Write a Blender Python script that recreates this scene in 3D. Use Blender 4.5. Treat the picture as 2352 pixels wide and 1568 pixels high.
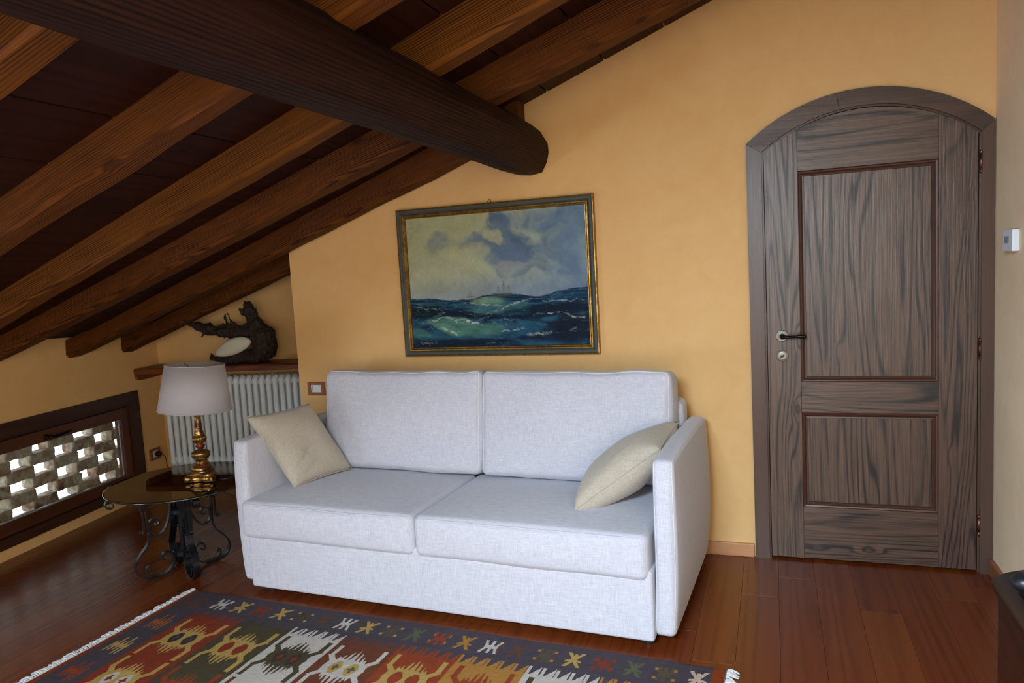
import bpy, bmesh, math, random
import numpy as np
from mathutils import Vector, Matrix, noise as mnoise

random.seed(7)
rng = np.random.default_rng(7)
for o in list(bpy.data.objects):
    bpy.data.objects.remove(o, do_unlink=True)
scene = bpy.context.scene
COL = scene.collection

# ------------------------------------------------------------------ camera
cam_data = bpy.data.cameras.new('camera')
cam_data.sensor_width = 36.0
cam_data.lens = 36.0 * 1700 / 2352
cam_data.clip_start = 0.02
cam = bpy.data.objects.new('camera', cam_data)
COL.objects.link(cam)
right = Vector((0.9427, 0.3289, -0.0560)); up = Vector((0.0203, 0.1110, 0.9936)); back = Vector((0.3331, -0.9378, 0.0980))
cm = Matrix((right, up, back)).transposed().to_4x4()
cm.translation = (0, 0, 1.42)
cam.matrix_world = cm
scene.camera = cam

# ------------------------------------------------------------------ light
vs = scene.view_settings
vs.view_transform = 'Standard'
try: vs.look = 'None'
except Exception: pass
vs.exposure = 0.0
vs.gamma = 1.0
vs.use_curve_mapping = False

world = bpy.data.worlds.new('overcast_sky')
scene.world = world
world.use_nodes = True
wbg = world.node_tree.nodes['Background']
wbg.inputs[0].default_value = (0.86, 0.94, 1.0, 1)
wbg.inputs[1].default_value = 3.6

def area(name, loc, rot, sx, sy, power, color):
    d = bpy.data.lights.new(name, 'AREA'); d.shape = 'RECTANGLE'; d.size = sx; d.size_y = sy
    d.energy = power; d.color = color
    o = bpy.data.objects.new(name, d); COL.objects.link(o); o.location = loc; o.rotation_euler = rot
    return o
def aim(o, d):
    o.rotation_euler = Vector(d).to_track_quat('-Z', 'Y').to_euler()
DAY = (0.62, 0.82, 1.0)
# daylight through the roof window behind the camera, the main source
roof_light = area('roof_window_daylight', (-0.62, -1.00, 2.20), (0, 0, 0), 1.15, 0.92, 410, DAY)
aim(roof_light, (0.353, 0.0, -0.936))
# daylight through the window in the gable wall and the second low window, both out of view
gable_light = area('gable_window_daylight', (-0.85, -2.42, 0.82), (math.radians(90), 0, 0), 2.30, 1.10, 9, DAY)
low_light = area('low_window_daylight', (-3.55, 0.26, 0.42), (0, 0, 0), 1.25, 0.46, 22, DAY)
aim(low_light, (0.9904, 0.138, 0.0))

# ------------------------------------------------------------------ helpers
def srgb(r, g, b):
    f = lambda c: c / 12.92 if c <= 0.04045 else ((c + 0.055) / 1.055) ** 2.4
    return (f(r / 255), f(g / 255), f(b / 255), 1.0)

def link(name, me, mat=None, parent=None, loc=(0, 0, 0), rot=(0, 0, 0), smooth=False):
    if mat is not None and len(me.materials) == 0:
        me.materials.append(mat)
    if smooth:
        me.polygons.foreach_set('use_smooth', [True] * len(me.polygons))
    o = bpy.data.objects.new(name, me)
    COL.objects.link(o)
    o.location = loc; o.rotation_euler = rot
    if parent is not None: o.parent = parent
    return o

def mesh(name, vf):
    me = bpy.data.meshes.new(name)
    me.from_pydata([tuple(map(float, v)) for v in vf[0]], [], vf[1])
    me.validate()
    bm = bmesh.new(); bm.from_mesh(me)
    bmesh.ops.recalc_face_normals(bm, faces=bm.faces)
    bm.to_mesh(me); bm.free()
    me.update()
    return me

def tag(o, label=None, cat=None, group=None, kind=None):
    if label: o['label'] = label
    if cat: o['category'] = cat
    if group: o['group'] = group
    if kind: o['kind'] = kind
    return o

def empty(name, loc=(0, 0, 0), rz=0.0):
    o = bpy.data.objects.new(name, None); COL.objects.link(o)
    o.empty_display_size = 0.1
    o.location = loc; o.rotation_euler = (0, 0, rz)
    return o

def merge(*vfs):
    V = []; F = []
    for v, f in vfs:
        n = len(V); V += [tuple(p) for p in v]; F += [tuple(i + n for i in q) for q in f]
    return V, F

def xf(vf, m):
    return [tuple(m @ Vector(p)) for p in vf[0]], vf[1]

def box(x0, x1, y0, y1, z0, z1, ch=0.0):
    if ch <= 0:
        V = [(x, y, z) for z in (z0, z1) for y in (y0, y1) for x in (x0, x1)]
        return V, [(0, 2, 3, 1), (4, 5, 7, 6), (0, 1, 5, 4), (2, 6, 7, 3), (0, 4, 6, 2), (1, 3, 7, 5)]
    bm = bmesh.new()
    bmesh.ops.create_cube(bm, size=1)
    for v in bm.verts:
        v.co = Vector(((x0 + x1) / 2 + v.co.x * (x1 - x0), (y0 + y1) / 2 + v.co.y * (y1 - y0), (z0 + z1) / 2 + v.co.z * (z1 - z0)))
    bmesh.ops.bevel(bm, geom=bm.edges[:], offset=ch, segments=2, affect='EDGES', profile=0.5)
    bm.verts.index_update()
    r = [tuple(v.co) for v in bm.verts], [tuple(v.index for v in f.verts) for f in bm.faces]
    bm.free()
    return r

def prism(poly, a0, a1, axis='y'):
    """extrude a closed 2-D polygon: axis y -> poly is (x,z); axis z -> (x,y); axis x -> (y,z)"""
    n = len(poly)
    def P(p, a):
        return (p[0], a, p[1]) if axis == 'y' else ((p[0], p[1], a) if axis == 'z' else (a, p[0], p[1]))
    V = [P(p, a0) for p in poly] + [P(p, a1) for p in poly]
    F = [tuple(range(n)), tuple(range(2 * n - 1, n - 1, -1))] + [(i, (i + 1) % n, (i + 1) % n + n, i + n) for i in range(n)]
    return V, F

def lathe(prof, seg=32, rib=None, cap=True):
    """prof: (r,z) list from the bottom up. rib: function(i_profile, angle)->radius factor"""
    V = []; F = []
    for i, (r, z) in enumerate(prof):
        for k in range(seg):
            a = 2 * math.pi * k / seg
            rr = r * (rib(i, a) if rib else 1)
            V.append((rr * math.cos(a), rr * math.sin(a), z))
    for i in range(len(prof) - 1):
        for k in range(seg):
            k2 = (k + 1) % seg
            F.append((i * seg + k, i * seg + k2, (i + 1) * seg + k2, (i + 1) * seg + k))
    if cap:
        F.append(tuple(range(seg - 1, -1, -1))); n = (len(prof) - 1) * seg; F.append(tuple(range(n, n + seg)))
    return V, F

def smoothpath(pts, n=8):
    """Catmull-Rom through the points"""
    P = [Vector(p) for p in pts]; out = []
    for i in range(len(P) - 1):
        p0 = P[max(i - 1, 0)]; p1 = P[i]; p2 = P[i + 1]; p3 = P[min(i + 2, len(P) - 1)]
        for k in range(n):
            t = k / n
            out.append(0.5 * ((2 * p1) + (p2 - p0) * t + (2 * p0 - 5 * p1 + 4 * p2 - p3) * t * t + (3 * p1 - p0 - 3 * p2 + p3) * t ** 3))
    out.append(P[-1])
    return out

def tube(path, rad, seg=10, closed=False):
    P = [Vector(p) for p in path]; n = len(P)
    R = rad if hasattr(rad, '__len__') else [rad] * n
    V = []; F = []; prev = None
    for i, p in enumerate(P):
        t = (P[(i + 1) % n] - P[i - 1]) if closed else (P[min(i + 1, n - 1)] - P[max(i - 1, 0)])
        t.normalize()
        if prev is None:
            a = Vector((0, 0, 1)) if abs(t.z) < 0.9 else Vector((1, 0, 0))
            u = t.cross(a).normalized()
        else:
            u = (prev - t * prev.dot(t)).normalized()
        prev = u; w = t.cross(u)
        for k in range(seg):
            a = 2 * math.pi * k / seg
            V.append(tuple(p + (u * math.cos(a) + w * math.sin(a)) * R[i]))
    m = n if closed else n - 1
    for i in range(m):
        j = (i + 1) % n
        for k in range(seg):
            k2 = (k + 1) % seg
            F.append((i * seg + k, i * seg + k2, j * seg + k2, j * seg + k))
    if not closed:
        F.append(tuple(range(seg - 1, -1, -1))); F.append(tuple(range((n - 1) * seg, n * seg)))
    return V, F

def flatbar(path2, w, t):
    """flat iron bar bent in the local x-z plane; w across (y), t thick"""
    P = [Vector((p[0], 0, p[1])) for p in path2]; n = len(P); V = []; F = []
    for i, p in enumerate(P):
        d = (P[min(i + 1, n - 1)] - P[max(i - 1, 0)]).normalized()
        q = Vector((-d.z, 0, d.x))
        for a, b in ((-1, -1), (1, -1), (1, 1), (-1, 1)):
            V.append(tuple(p + q * (a * t / 2) + Vector((0, b * w / 2, 0))))
    for i in range(n - 1):
        for k in range(4):
            k2 = (k + 1) % 4
            F.append((i * 4 + k, i * 4 + k2, i * 4 + 4 + k2, i * 4 + 4 + k))
    F.append((3, 2, 1, 0)); m = (n - 1) * 4; F.append((m, m + 1, m + 2, m + 3))
    return V, F

def rbox(sx, sy, sz, r, n=14, puff=(0, 0, 0), wob=0.0, seed=0.0, wobs=6.0, fn=False):
    """soft box centred on the origin: rounded edges, faces bulging by puff"""
    V = []; F = []; idx = {}
    hx, hy, hz = sx / 2, sy / 2, sz / 2
    def param(h):
        m = 4
        e = [h - r + r * math.tan(math.pi / 4 * (k + 1) / m) for k in range(m)]
        return np.concatenate([[-x for x in reversed(e)], np.linspace(-(h - r), h - r, n), e])
    def soft(p):
        c = Vector((max(-hx + r, min(hx - r, p[0])), max(-hy + r, min(hy - r, p[1])), max(-hz + r, min(hz - r, p[2]))))
        d = Vector(p) - c
        q = c + (d.normalized() * r if d.length > 1e-9 else d)
        ux, uy, uz = p[0] / hx, p[1] / hy, p[2] / hz
        bump = lambda a, b: (1 - a * a) * (1 - b * b)
        q.x += math.copysign(puff[0] * bump(uy, uz), ux) * min(1, abs(ux)) ** 3
        q.y += math.copysign(puff[1] * bump(ux, uz), uy) * min(1, abs(uy)) ** 3
        q.z += math.copysign(puff[2] * bump(ux, uy), uz) * min(1, abs(uz)) ** 3
        if wob:
            nv = mnoise.noise_vector(Vector((q.x * wobs + seed, q.y * wobs, q.z * wobs)))
            q += nv * wob
        return q
    def add(p):
        q = soft(p)
        key = (round(p[0], 5), round(p[1], 5), round(p[2], 5))
        if key not in idx:
            idx[key] = len(V); V.append(tuple(q))
        return idx[key]
    X, Y, Z = param(hx), param(hy), param(hz)
    def face(A, B, fn):
        for i in range(len(A) - 1):
            for j in range(len(B) - 1):
                F.append((add(fn(A[i], B[j])), add(fn(A[i + 1], B[j])), add(fn(A[i + 1], B[j + 1])), add(fn(A[i], B[j + 1]))))
    for s in (-1, 1):
        face(X, Y, lambda a, b: (a, b, s * hz)); face(X, Z, lambda a, b: (a, s * hy, b)); face(Y, Z, lambda a, b: (s * hx, a, b))
    return (V, F, soft) if fn else (V, F)

# ------------------------------------------------------------------ materials
class NT:
    def __init__(s, name):
        s.m = bpy.data.materials.new(name); s.m.use_nodes = True
        s.t = s.m.node_tree; s.b = s.t.nodes['Principled BSDF']; s.out = s.t.nodes['Material Output']
    def n(s, typ, props=None, **inp):
        nd = s.t.nodes.new(typ)
        for k, v in (props or {}).items(): setattr(nd, k, v)
        for k, v in inp.items():
            key = int(k[1:]) if k[0] == 'i' and k[1:].isdigit() else k.replace('_', ' ')
            s.set(nd.inputs[key], v)
        return nd
    def set(s, sock, v):
        if hasattr(v, 'is_output'): s.t.links.new(v, sock)
        else: sock.default_value = v
    def p(s, **kw):
        for k, v in kw.items(): s.set(s.b.inputs[k.replace('_', ' ')], v)
    def math(s, op, a, b=0.0, c=0.0, clamp=False):
        nd = s.n('ShaderNodeMath', {'operation': op, 'use_clamp': clamp}, i0=a, i1=b, i2=c); return nd.outputs[0]
    def mix(s, f, a, b, blend='MIX'):
        nd = s.t.nodes.new('ShaderNodeMix'); nd.data_type = 'RGBA'; nd.blend_type = blend
        s.set(nd.inputs[0], f); s.set(nd.inputs[6], a); s.set(nd.inputs[7], b); return nd.outputs[2]
    def ramp(s, f, stops):
        nd = s.n('ShaderNodeValToRGB', i0=f); cr = nd.color_ramp
        while len(cr.elements) < len(stops): cr.elements.new(0.5)
        for e, (p, c) in zip(cr.elements, stops): e.position = p; e.color = c
        return nd.outputs[0]
    def noise(s, vec, scale, detail=3, rough=0.5, dist=0.0):
        nd = s.n('ShaderNodeTexNoise', Vector=vec, Scale=scale, Detail=detail, Roughness=rough, Distortion=dist); return nd.outputs['Fac']
    def bump(s, h, strength, dist=0.01):
        nd = s.n('ShaderNodeBump', Height=h, Strength=strength, Distance=dist); s.set(s.b.inputs['Normal'], nd.outputs[0])

def coords(k, axis=None, stretch=1.0, scale=1.0, rand=True):
    tc = k.n('ShaderNodeTexCoord').outputs['Object']
    v = tc
    if rand:
        oi = k.n('ShaderNodeObjectInfo').outputs['Random']
        off = k.n('ShaderNodeCombineXYZ', X=k.math('MULTIPLY', oi, 71.0), Y=k.math('MULTIPLY', oi, 37.0), Z=k.math('MULTIPLY', oi, 53.0)).outputs[0]
        v = k.n('ShaderNodeVectorMath', {'operation': 'ADD'}, i0=v, i1=off).outputs[0]
    sc = [scale] * 3
    if axis is not None: sc['xyz'.index(axis)] = scale * stretch
    return k.n('ShaderNodeVectorMath', {'operation': 'MULTIPLY'}, i0=v, i1=tuple(sc)).outputs[0]

def plain(name, col, rough=0.5, metal=0.0, var=0.06, scale=8, bump=0.0, bscale=60, spec=0.5):
    k = NT(name)
    v = coords(k)
    f = k.noise(v, scale, 4, 0.6)
    c2 = tuple(max(0, c * (1 - var * 2)) for c in col[:3]) + (1,)
    c1 = tuple(min(1, c * (1 + var)) for c in col[:3]) + (1,)
    k.p(Base_Color=k.mix(f, c2, c1), Roughness=rough, Metallic=metal)
    k.b.inputs['Specular IOR Level'].default_value = spec
    if bump: k.bump(k.noise(v, bscale, 4, 0.6), bump, 0.004)
    return k.m

def wood(name, light, dark, axis, ringscale=5.0, rings=9.0, stretch=0.14, line=0.6, fine=0.35, rough=0.4, bump=0.15, var=0.3, knots=0.0, sharp=2.5, spec=0.5, coat=0.0, linf=0.0, rvar=0.12):
    k = NT(name)
    v = coords(k, axis, stretch)
    n1 = k.noise(v, ringscale, 2, 0.45, 0.25)
    if knots:
        kv = coords(k, axis, 0.45)
        vo = k.n('ShaderNodeTexVoronoi', {'feature': 'F1'}, Vector=kv, Scale=4.6).outputs['Distance']
        kk = k.math('SUBTRACT', 1.0, k.math('MULTIPLY', vo, 5.5), clamp=True)
        kk = k.math('POWER', kk, 1.6)
        n1 = k.math('ADD', n1, k.math('MULTIPLY', kk, 0.32 * knots))
    ph = k.math('MULTIPLY', n1, rings * 6.2832)
    if linf:
        sx = k.n('ShaderNodeSeparateXYZ', Vector=coords(k, rand=False))
        oth = [c for c in 'XYZ' if c != axis.upper()]
        tr = k.math('ADD', k.math('MULTIPLY', sx.outputs[oth[0]], 0.8), sx.outputs[oth[1]])
        ph = k.math('MULTIPLY_ADD', tr, linf * 6.2832, ph)
    s = k.math('SINE', ph)
    s = k.math('MULTIPLY_ADD', s, 0.5, 0.5)
    ln = k.math('POWER', s, sharp)
    fade = k.noise(coords(k, axis, 0.18), 7.0, 3, 0.6)
    ln = k.math('MULTIPLY', ln, k.math('MULTIPLY_ADD', k.math('SUBTRACT', fade, 0.5), 3.2, 0.75, clamp=True))
    vf = coords(k, axis, 0.03)
    fn = k.noise(vf, 130, 3, 0.65)
    fnm = k.math('MULTIPLY', k.math('SUBTRACT', fn, 0.35, clamp=True), 2.2 * fine, clamp=True)
    f = k.math('ADD', k.math('MULTIPLY', ln, line), fnm, clamp=True)
    big = k.noise(coords(k, axis, 0.3), 2.2, 3, 0.6)
    oi = k.n('ShaderNodeObjectInfo').outputs['Random']
    val = k.math('ADD', k.math('MULTIPLY', k.math('SUBTRACT', oi, 0.5), var), k.math('MULTIPLY_ADD', k.math('SUBTRACT', big, 0.5), 0.7 * var + 0.15, 1.0))
    hs = k.n('ShaderNodeHueSaturation', Hue=k.math('MULTIPLY_ADD', k.math('SUBTRACT', oi, 0.5), 0.008, 0.5), Saturation=1.0, Value=val, Color=k.mix(f, light, dark)).outputs[0]
    col = hs
    if knots:
        core = k.math('SUBTRACT', 1.0, k.math('MULTIPLY', vo, 9.0), clamp=True)
        col = k.mix(k.math('MULTIPLY', core, 0.85, clamp=True), hs, tuple(c * 0.35 for c in dark[:3]) + (1,))
    k.p(Base_Color=col, Roughness=k.math('MULTIPLY_ADD', f, rvar, rough))
    k.b.inputs['Specular IOR Level'].default_value = spec
    if coat:
        k.b.inputs['Coat Weight'].default_value = coat; k.b.inputs['Coat Roughness'].default_value = 0.3
    if bump >= 0.1: k.bump(k.math('SUBTRACT', 1.0, fn), bump * 1.4, 0.003)
    return k.m

def plaster(name, c1, c2, rough=0.85):
    k = NT(name)
    v = k.n('ShaderNodeTexCoord').outputs['Object']
    a = k.noise(v, 1.3, 5, 0.6, 0.4); b = k.noise(v, 7, 5, 0.65, 0.8)
    f = k.math('MULTIPLY_ADD', b, 0.45, k.math('MULTIPLY', a, 0.55))
    k.p(Base_Color=k.ramp(f, [(0.32, c2), (0.62, c1)]), Roughness=rough)
    k.b.inputs['Specular IOR Level'].default_value = 0.25
    k.bump(k.math('ADD', k.noise(v, 90, 4, 0.6), k.math('MULTIPLY', k.noise(v, 14, 3, 0.5), 1.5)), 0.22, 0.004)
    return k.m

def fabric(name, c1, c2, scale=420.0, rough=0.95, sheen=0.25, bump=0.3):
    k = NT(name)
    tc = k.n('ShaderNodeTexCoord').outputs['Object']
    def strands(sx, sy, sz):
        v = k.n('ShaderNodeVectorMath', {'operation': 'MULTIPLY'}, i0=tc, i1=(sx, sy, sz)).outputs[0]
        return k.noise(v, 1.0, 2, 0.6)
    warp = strands(scale, scale, scale * 0.06); weft = strands(scale * 0.06, scale * 0.5, scale)
    f = k.math('MULTIPLY_ADD', warp, 0.5, k.math('MULTIPLY', weft, 0.5))
    f = k.math('MULTIPLY_ADD', k.math('SUBTRACT', f, 0.5), 2.6, 0.5, clamp=True)
    big = k.noise(tc, 3.0, 3, 0.5)
    col = k.mix(f, c2, c1)
    col = k.mix(k.math('MULTIPLY', big, 0.10), col, tuple(c * 0.75 for c in c1[:3]) + (1,))
    k.p(Base_Color=col, Roughness=rough)
    k.b.inputs['Specular IOR Level'].default_value = 0.15
    k.b.inputs['Sheen Weight'].default_value = sheen; k.b.inputs['Sheen Roughness'].default_value = 0.5
    k.bump(k.math('ADD', f, k.math('MULTIPLY', k.noise(tc, 9.0, 3, 0.5), 1.2)), bump, 0.002)
    return k.m

def glassy(name, tint, ior=1.45, rough=0.0, extra=0.0):
    k = NT(name)
    k.t.nodes.remove(k.b)
    tr = k.n('ShaderNodeBsdfTransparent', Color=tint); gl = k.n('ShaderNodeBsdfGlossy', Color=(1, 1, 1, 1), Roughness=rough)
    fr = k.n('ShaderNodeFresnel', IOR=ior).outputs[0]
    if extra: fr = k.math('ADD', fr, extra, clamp=True)
    bf = k.n('ShaderNodeNewGeometry').outputs['Backfacing']      # only the entering face of a thin pane reflects
    fr = k.math('MULTIPLY', fr, k.math('SUBTRACT', 1.0, bf))
    mx = k.n('ShaderNodeMixShader', i0=fr, i1=tr.outputs[0], i2=gl.outputs[0])
    k.t.links.new(mx.outputs[0], k.out.inputs[0])
    return k.m

def attr_mat(name, rough=0.9, weave=0.0, gloss=0.2, axis_weave=None):
    k = NT(name)
    a = k.n('ShaderNodeAttribute', {'attribute_name': 'paint'}).outputs['Color']
    tc = k.n('ShaderNodeTexCoord').outputs['Object']
    if weave:
        v = k.n('ShaderNodeVectorMath', {'operation': 'MULTIPLY'}, i0=tc, i1=(90.0, 320.0, 1.0)).outputs[0]
        w = k.noise(v, 1.0, 3, 0.7)
        w2 = k.noise(tc, 420, 2, 0.6)
        f = k.math('MULTIPLY_ADD', w, 0.6, k.math('MULTIPLY', w2, 0.4))
        f = k.math('MULTIPLY_ADD', k.math('SUBTRACT', f, 0.5), 2.0 * weave, 1.0)
        a = k.n('ShaderNodeHueSaturation', Hue=0.5, Saturation=1.0, Value=f, Color=a).outputs[0]
        k.bump(k.math('ADD', w, w2), 0.6, 0.003)
    else:
        k.bump(k.noise(tc, 260, 3, 0.6), 0.12, 0.002)
    k.p(Base_Color=a, Roughness=rough)
    k.b.inputs['Specular IOR Level'].default_value = gloss
    return k.m

M_wall = plaster('apricot_plaster', srgb(232, 188, 130), srgb(225, 176, 115))
M_wall_pale = plaster('pale_plaster', srgb(252, 226, 190), srgb(240, 210, 172))
M_rafter = wood('rafter_wood', srgb(112, 62, 10), srgb(36, 15, 3), 'x', 7.0, 6.0, 0.05, 0.70, 0.55, 0.62, 0.5, 0.25, knots=0.9, spec=0.2, linf=120, sharp=1.8)
M_beam = wood('beam_wood', srgb(48, 20, 15), srgb(13, 5, 4), 'y', 4.0, 7, 0.05, 0.7, 0.7, 0.6, 0.5, 0.1, knots=0.8, spec=0.15, linf=60, sharp=1.8)
M_board = wood('ceiling_board_wood', srgb(50, 18, 7), srgb(28, 9, 4), 'y', 4, 6, 0.08, 0.5, 0.4, 0.55, 0.15, 0.3, knots=0.8, spec=0.2, linf=15)
M_floor = wood('floor_wood', srgb(114, 52, 17), srgb(82, 33, 11), 'y', 5.0, 6, 0.05, 0.45, 0.3, 0.26, 0.0, 0.24, knots=0.5, spec=0.4, linf=25, sharp=2, rvar=0.03)
M_oak_v = wood('oak_upright', srgb(104, 76, 60), srgb(34, 22, 18), 'z', 5.0, 17, 0.10, 0.85, 0.85, 0.34, 0.3, 0.12, knots=0.45, sharp=4.0, linf=22, coat=0.25)
M_oak_h = wood('oak_level', srgb(104, 76, 60), srgb(34, 22, 18), 'x', 5.0, 17, 0.10, 0.85, 0.85, 0.34, 0.3, 0.12, knots=0.45, sharp=4.0, linf=22, coat=0.25)
M_casing_v = wood('casing_upright', srgb(92, 66, 54), srgb(62, 42, 33), 'z', 5.0, 6, 0.05, 0.35, 0.35, 0.33, 0.1, 0.1)
M_casing_h = wood('casing_arch', srgb(88, 62, 48), srgb(50, 32, 24), 'x', 5.0, 6, 0.08, 0.6, 0.4, 0.36, 0.12, 0.1)
M_bead = plain('moulding_wood', srgb(78, 46, 34), 0.35, var=0.15, scale=20)
M_gap = plain('dark_joint', srgb(20, 10, 6), 0.8)
M_window_wood = wood('window_wood', srgb(86, 44, 24), srgb(54, 25, 13), 'y', 6, 6, 0.05, 0.4, 0.3, 0.4, 0.08, 0.1)
M_window_dark = wood('window_casing_wood', srgb(66, 36, 24), srgb(40, 20, 13), 'y', 6, 6, 0.05, 0.4, 0.3, 0.45, 0.08, 0.1)
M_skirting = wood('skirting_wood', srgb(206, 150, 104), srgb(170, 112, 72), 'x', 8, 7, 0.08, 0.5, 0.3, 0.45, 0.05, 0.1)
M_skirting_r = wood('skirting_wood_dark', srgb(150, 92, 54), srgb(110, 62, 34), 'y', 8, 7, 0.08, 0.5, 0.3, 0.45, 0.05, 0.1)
M_shelf = wood('shelf_wood', srgb(128, 66, 28), srgb(76, 34, 13), 'x', 7, 7, 0.08, 0.6, 0.4, 0.45, 0.2, 0.1, knots=0.4)
M_sofa = fabric('sofa_linen', srgb(216, 213, 222), srgb(180, 177, 188))
M_piping = fabric('sofa_piping', srgb(228, 220, 220), srgb(206, 198, 200), bump=0.1)
M_cushion = fabric('cushion_linen', srgb(198, 186, 170), srgb(166, 153, 136), scale=360)
M_black = plain('black_plastic', srgb(24, 25, 30), 0.4, var=0.1)
M_iron = plain('wrought_iron', srgb(34, 35, 40), 0.36, 0.6, var=0.25, scale=30, bump=0.15, bscale=120)
M_white = plain('white_plastic', srgb(232, 234, 238), 0.4, var=0.02)
M_enamel = plain('white_enamel', srgb(236, 242, 246), 0.32, var=0.02)
M_screen = plain('grey_display', srgb(120, 136, 146), 0.25, var=0.03)
M_plate = plain('wooden_plate', srgb(150, 88, 50), 0.4, var=0.15, scale=30)
M_shade_out = fabric('shade_fabric', srgb(188, 183, 190), srgb(178, 173, 180), scale=700, bump=0.05)
M_chrome = plain('brushed_steel', srgb(170, 170, 175), 0.25, 1.0)
M_brass = plain('aged_brass', srgb(150, 142, 128), 0.42, 0.55, var=0.12, scale=40)
M_dbronze = plain('dark_bronze', srgb(46, 40, 40), 0.3, 0.8, var=0.15, scale=40)
M_copper = plain('hinge_metal', srgb(120, 78, 66), 0.3, 0.9, var=0.15, scale=40)
M_glass = glassy('window_glass', (0.92, 0.96, 0.95, 1), 1.5)
M_smoke = glassy('smoked_glass', (0.20, 0.14, 0.04, 1), 1.5, 0.0, 0.0)
M_edge = plain('glass_edge', srgb(30, 34, 30), 0.05, 0.0, var=0.05, spec=1.0)
M_drift = plain('driftwood_bark', srgb(52, 36, 28), 0.75, var=0.35, scale=14, bump=0.8, bscale=45)
M_shell = plain('white_shell', srgb(228, 222, 204), 0.6, var=0.05, scale=10, bump=0.15, bscale=40)
M_chest = wood('chest_wood', srgb(46, 19, 11), srgb(22, 8, 5), 'y', 4, 6, 0.08, 0.6, 0.3, 0.25, 0.05, 0.1)

def gold_mat(name, col, worn, rough=0.32):
    k = NT(name)
    v = k.n('ShaderNodeTexCoord').outputs['Object']
    a = k.noise(v, 26, 5, 0.65, 0.5)
    f = k.ramp(a, [(0.44, (0, 0, 0, 1)), (0.60, (1, 1, 1, 1))])
    k.p(Base_Color=k.mix(f, worn, col), Metallic=k.math('MULTIPLY_ADD', f, 0.35, 0.6), Roughness=rough)
    k.bump(k.noise(v, 90, 4, 0.6), 0.15, 0.003)
    return k.m
M_gold = gold_mat('antique_gold', srgb(196, 150, 84), srgb(74, 44, 22), 0.34)
M_gilt = gold_mat('gilt_moulding', srgb(176, 138, 70), srgb(126, 92, 44), 0.38)
M_redlac = plain('red_bole', srgb(128, 34, 20), 0.35, 0.3, var=0.15, scale=30)
M_frame = plain('grey_green_frame', srgb(66, 68, 60), 0.55, 0.0, var=0.15, scale=20, bump=0.1)

def brick_mat():
    k = NT('old_brick')
    v = coords(k)
    a = k.noise(v, 16, 5, 0.65, 0.4)
    oi = k.n('ShaderNodeObjectInfo').outputs['Random']
    base = k.mix(oi, srgb(128, 84, 66), srgb(160, 132, 108))
    c = k.mix(k.ramp(a, [(0.40, (0, 0, 0, 1)), (0.64, (1, 1, 1, 1))]), base, srgb(196, 186, 170))
    k.p(Base_Color=c, Roughness=0.92)
    k.bump(k.noise(v, 50, 5, 0.65), 0.8, 0.006)
    return k.m
M_brick = brick_mat()

# ------------------------------------------------------------------ the room
WALL_Y = 3.56          # inner face of the wall with the painting and the door
REAR_Y = -2.4          # gable wall behind the camera
RIGHT_X = 0.868
NICHE_X = -2.57        # corner where the wall steps back into the niche
EL = Vector((-0.1380, 0.9904, 0)).normalized()      # along the left wall, away from the camera
NL = Vector((EL.y, -EL.x, 0))                        # its normal, into the room
L0 = Vector((-3.94, 2.69, 0))
ND = Vector((0.985, 0.17, 0)).normalized()           # along the back of the niche
NN = Vector((ND.y, -ND.x, 0))                        # its normal, into the room
N0 = Vector((-4.137, 4.105, 0))
ZB = lambda x: 2.21 + 0.377 * (x + 1.15)             # underside of the ceiling boards
ZR = lambda x: 1.763 + 0.36 * (x + 2.0)              # underside of the rafters

def fillmesh(name, vf):
    me = mesh(name, vf)
    bm = bmesh.new(); bm.from_mesh(me)
    bmesh.ops.triangulate(bm, faces=[f for f in bm.faces if len(f.verts) > 4])
    bm.to_mesh(me); bm.free()
    return me

# floor: sub-floor with every plank as a piece of its own
floor = tag(link('floor', mesh('floor', box(-4.5, 1.0, -2.5, 4.5, -0.12, -0.022)), M_gap), kind='structure')
PW = 0.15
xk = -30
plank_cache = {}
for col in range(-30, 7):
    x0 = col * PW
    y = REAR_Y - random.uniform(0, 0.9)
    while y < 4.45:
        ln = random.choice((1.05, 1.35, 1.6, 1.9))
        if y + ln > REAR_Y + 0.1 and x0 + PW > -4.35 and x0 < 0.9:
            if ln not in plank_cache:
                plank_cache[ln] = mesh('plank', box(-PW / 2 + 0.0004, PW / 2 - 0.0004, -ln / 2 + 0.0005, ln / 2 - 0.0005, -0.022, 0.0, 0.0004))
                plank_cache[ln].materials.append(M_floor)
            link('plank', plank_cache[ln], None, floor, (x0 + PW / 2, y + ln / 2, 0))
        y += ln

# wall with the door opening (arched)
DC, DR, DCZ = 0.391, 0.662, 1.364        # inner arch of the door
arch_in = [(DC + DR * math.sin(t), DCZ + DR * math.cos(t)) for t in np.linspace(-math.asin(0.430 / DR), math.asin(0.430 / DR), 25)]
poly = [(NICHE_X, -0.02), (DC - 0.430, -0.02)] + arch_in + [(DC + 0.430, -0.02), (1.0, -0.02), (1.0, ZB(1.0) + 0.03), (NICHE_X, ZB(NICHE_X) + 0.03)]
wall_back = tag(link('wall_back', fillmesh('wall_back', prism(poly, WALL_Y, WALL_Y + 0.16, 'y')), M_wall), kind='structure')
poly2 = [(NICHE_X, WALL_Y + 0.16), (NICHE_X + 0.14, WALL_Y + 0.16), (NICHE_X + 0.14, 4.6), (NICHE_X, 4.6)]
V, F = prism(poly2, -0.02, 0, 'z')
V = [(x, y, -0.02 if i < 4 else ZB(x) + 0.03) for i, (x, y, z) in enumerate(V)]
link('niche_return', fillmesh('niche_return', (V, F)), M_wall, wall_back)
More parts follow.
